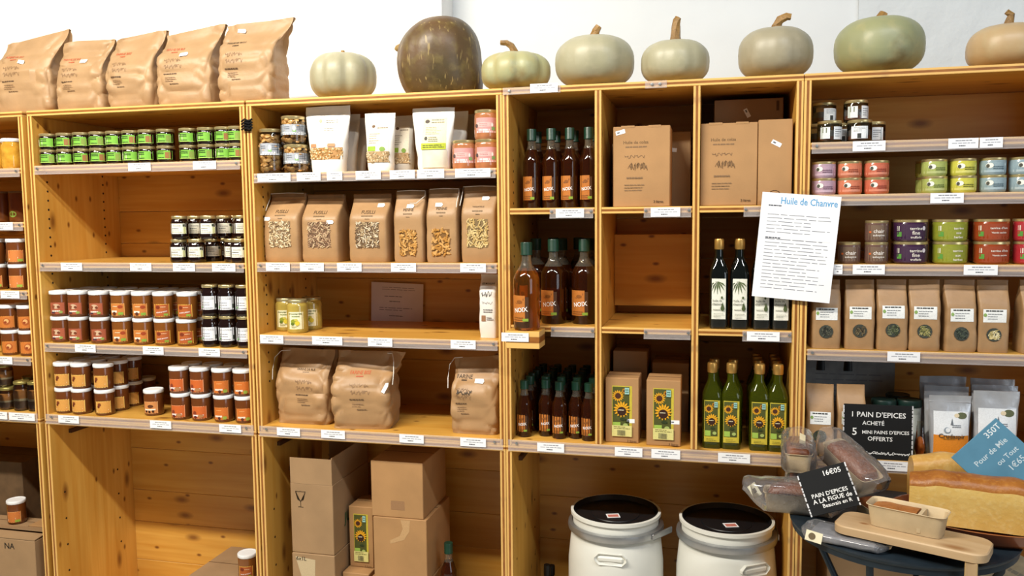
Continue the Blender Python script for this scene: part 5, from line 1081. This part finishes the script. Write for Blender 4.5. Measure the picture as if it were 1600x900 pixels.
# terracotta dish and big loaf
TERR = M('terracotta', 'A0562A', .3, var=.12, vs=12, coat=.4)
di = root('terracotta_dish', 'glazed terracotta dish under the big cut loaf', 'dish', None, (.640, -.312, Z0), -.22)
ob('bowl', G().lathe([(0, 0), (.150, 0), (.172, .012), (.192, .036), (.197, .040), (.191, .0405), (.172, .016), (.155, .008), (0, .007)], 64, 0, Matrix.Diagonal((1.0, .72, 1, 1))).mesh('bowl', TERR), di)
BREAD = skin('bread_crumb', 'D6B468', 'CFA858', 'DEC484', 14, .35); CRUST = skin('bread_crust', 'A86A28', '8A4E1A', 'BE8238', 16, .4); PCR = skin('pale_crust', 'D2A65A', 'C08E44', 'DDBC78', 14, .35)
def loaf(L, D, H, seed, crumb, crust, taper=.0):
    g = G(); nx = 26; prof = [(-.5, 0), (-.5, .25), (-.5, .55), (-.5, .80), (-.46, .90), (-.36, .97), (-.1, 1.02), (.2, .98), (.40, .86), (.5, .6), (.5, .25), (.44, 0)]; m = len(prof); vs = []; fs = []; ms = []
    for i in range(nx+1):
        s = i/nx*2-1; k = (1-abs(s)**7*.30); hh = H*(1-.10*taper*(s+1))*(1-.10*abs(s)**5)*(1+.07*noise.noise(Vector((s*3, seed, 0))))
        for y, z in prof: vs.append((s*L/2, y*D*(k if y > -.45 else 1-abs(s)**9*.2)+.0015*noise.noise(Vector((s*9, y*5, z*6+seed))), z*hh))
    for i in range(nx):
        for j in range(m-1): fs.append((i*m+j, (i+1)*m+j, (i+1)*m+j+1, i*m+j+1)); ms.append(0 if j < 3 else 1)
        fs.append((i*m+m-1, (i+1)*m+m-1, (i+1)*m, i*m)); ms.append(1)
    fs += [tuple(range(m))[::-1], tuple(range(nx*m, nx*m+m))]; ms += [1, 1]
    o = len(g.f); g.add(vs, fs); g.m[o:] = ms
    return g.mesh('crumb', [crumb, crust], sharp=50)
tag(ob('bread_loaf', loaf(.292, .100, .118, 2, BREAD, CRUST), None, (.632, -.303, Z0+.0135), -.21), 'big loaf with flat yellow cut face and brown crust in the dish', 'bread')
tag(ob('bread_loaf', loaf(.34, .085, .125, 5, PCR, PCR), None, (.700, -.093, Z0), .02), 'pale golden loaf behind the blue sign at the table back', 'bread')
def plane_sign(lab, TL, TRc, BL, els, mat, edge, name='chalkboard_sign'):
    tl, tr, bl = Vector(TL), Vector(TRc), Vector(BL); ex = (tr-tl); w = ex.length; ex.normalize(); ez = (tl-bl); ez -= ex*ez.dot(ex); h = ez.length; ez.normalize(); ey = ez.cross(ex)
    c = (tl+tr)/2-ez*h/2; r = chalkboard(lab, c, w, h, els(w, h), None, mat, edge, name)
    r.rotation_euler = Matrix((ex, ey, ez)).transposed().to_euler(); return r
plane_sign('tilted black chalkboard for fig pain d\'épices among the spice loaves', At(1245.5, 741, -.325), At(1319.5, 721.5, -.325), At(1277, 806, -.372), lambda w, h: [('t', CHALK, '16€05', w*.18, h*.36, w*.36), ('t', CHALK, 'PAIN D\'EPICES', w*.0, -h*.08, w*.74), ('t', CHALK, 'A LA FIGUE de', w*.02, -h*.21, w*.80), ('t', CHALK, 'Beauvais en R', w*.08, -h*.335, w*.60)], BLK, True)
SLB = M('blue_slate', '5E93AE', .5, var=.06, vs=14)
plane_sign('tilted blue sign with white handwriting behind the cut loaf', At(1486, 715, -.212), At(1556, 653, -.205), At(1562, 797, -.230), lambda w, h: [('t', 'E6F0F4', '350T', w*.30, h*.40, w*.30), ('t', 'D0E2EA', 'Pour de Mie', w*.02, h*.19, w*.66), ('t', 'D0E2EA', 'ou Tout', w*.16, h*.0, w*.42), ('t', 'D0E2EA', '1€65', w*.18, -h*.16, w*.28)], SLB, False, 'blue_sign')
# base unit behind the table
carton('dim_carton', 1290, 1500, zpx(1400, 862, .10), .0795, .10, .25, 'brown carton in the base unit behind the round table', None, CARDD)
sheet('paper_sheet', 'crumpled packing paper low behind the round table at right', (At(1580, 880, .05).x, .05, zpx(1570, 868, .05)-.06), .12, .16, [('l', '8A8478', -.04, -.04, .04, .04, 2, .3)], (.5, .5, .2), cat='paper', mat=M('packing_paper', 'B8AA90', .7, bump=.4, bs=30))
# a thing that is one mesh needs no Empty above it
for o in [o for o in bpy.data.objects if o.type == 'EMPTY' and o.get('label') and len(o.children) == 1 and not o.children[0].children]:
    c = o.children[0]; nm = o.name; keep = {k: o[k] for k in o.keys()}; mw = Matrix.LocRotScale(o.location, o.rotation_euler, o.scale) @ Matrix.LocRotScale(c.location, c.rotation_euler, c.scale)
    c.parent = None; bpy.data.objects.remove(o); c.name = nm; c.matrix_world = mw
    for k, v in keep.items(): c[k] = v
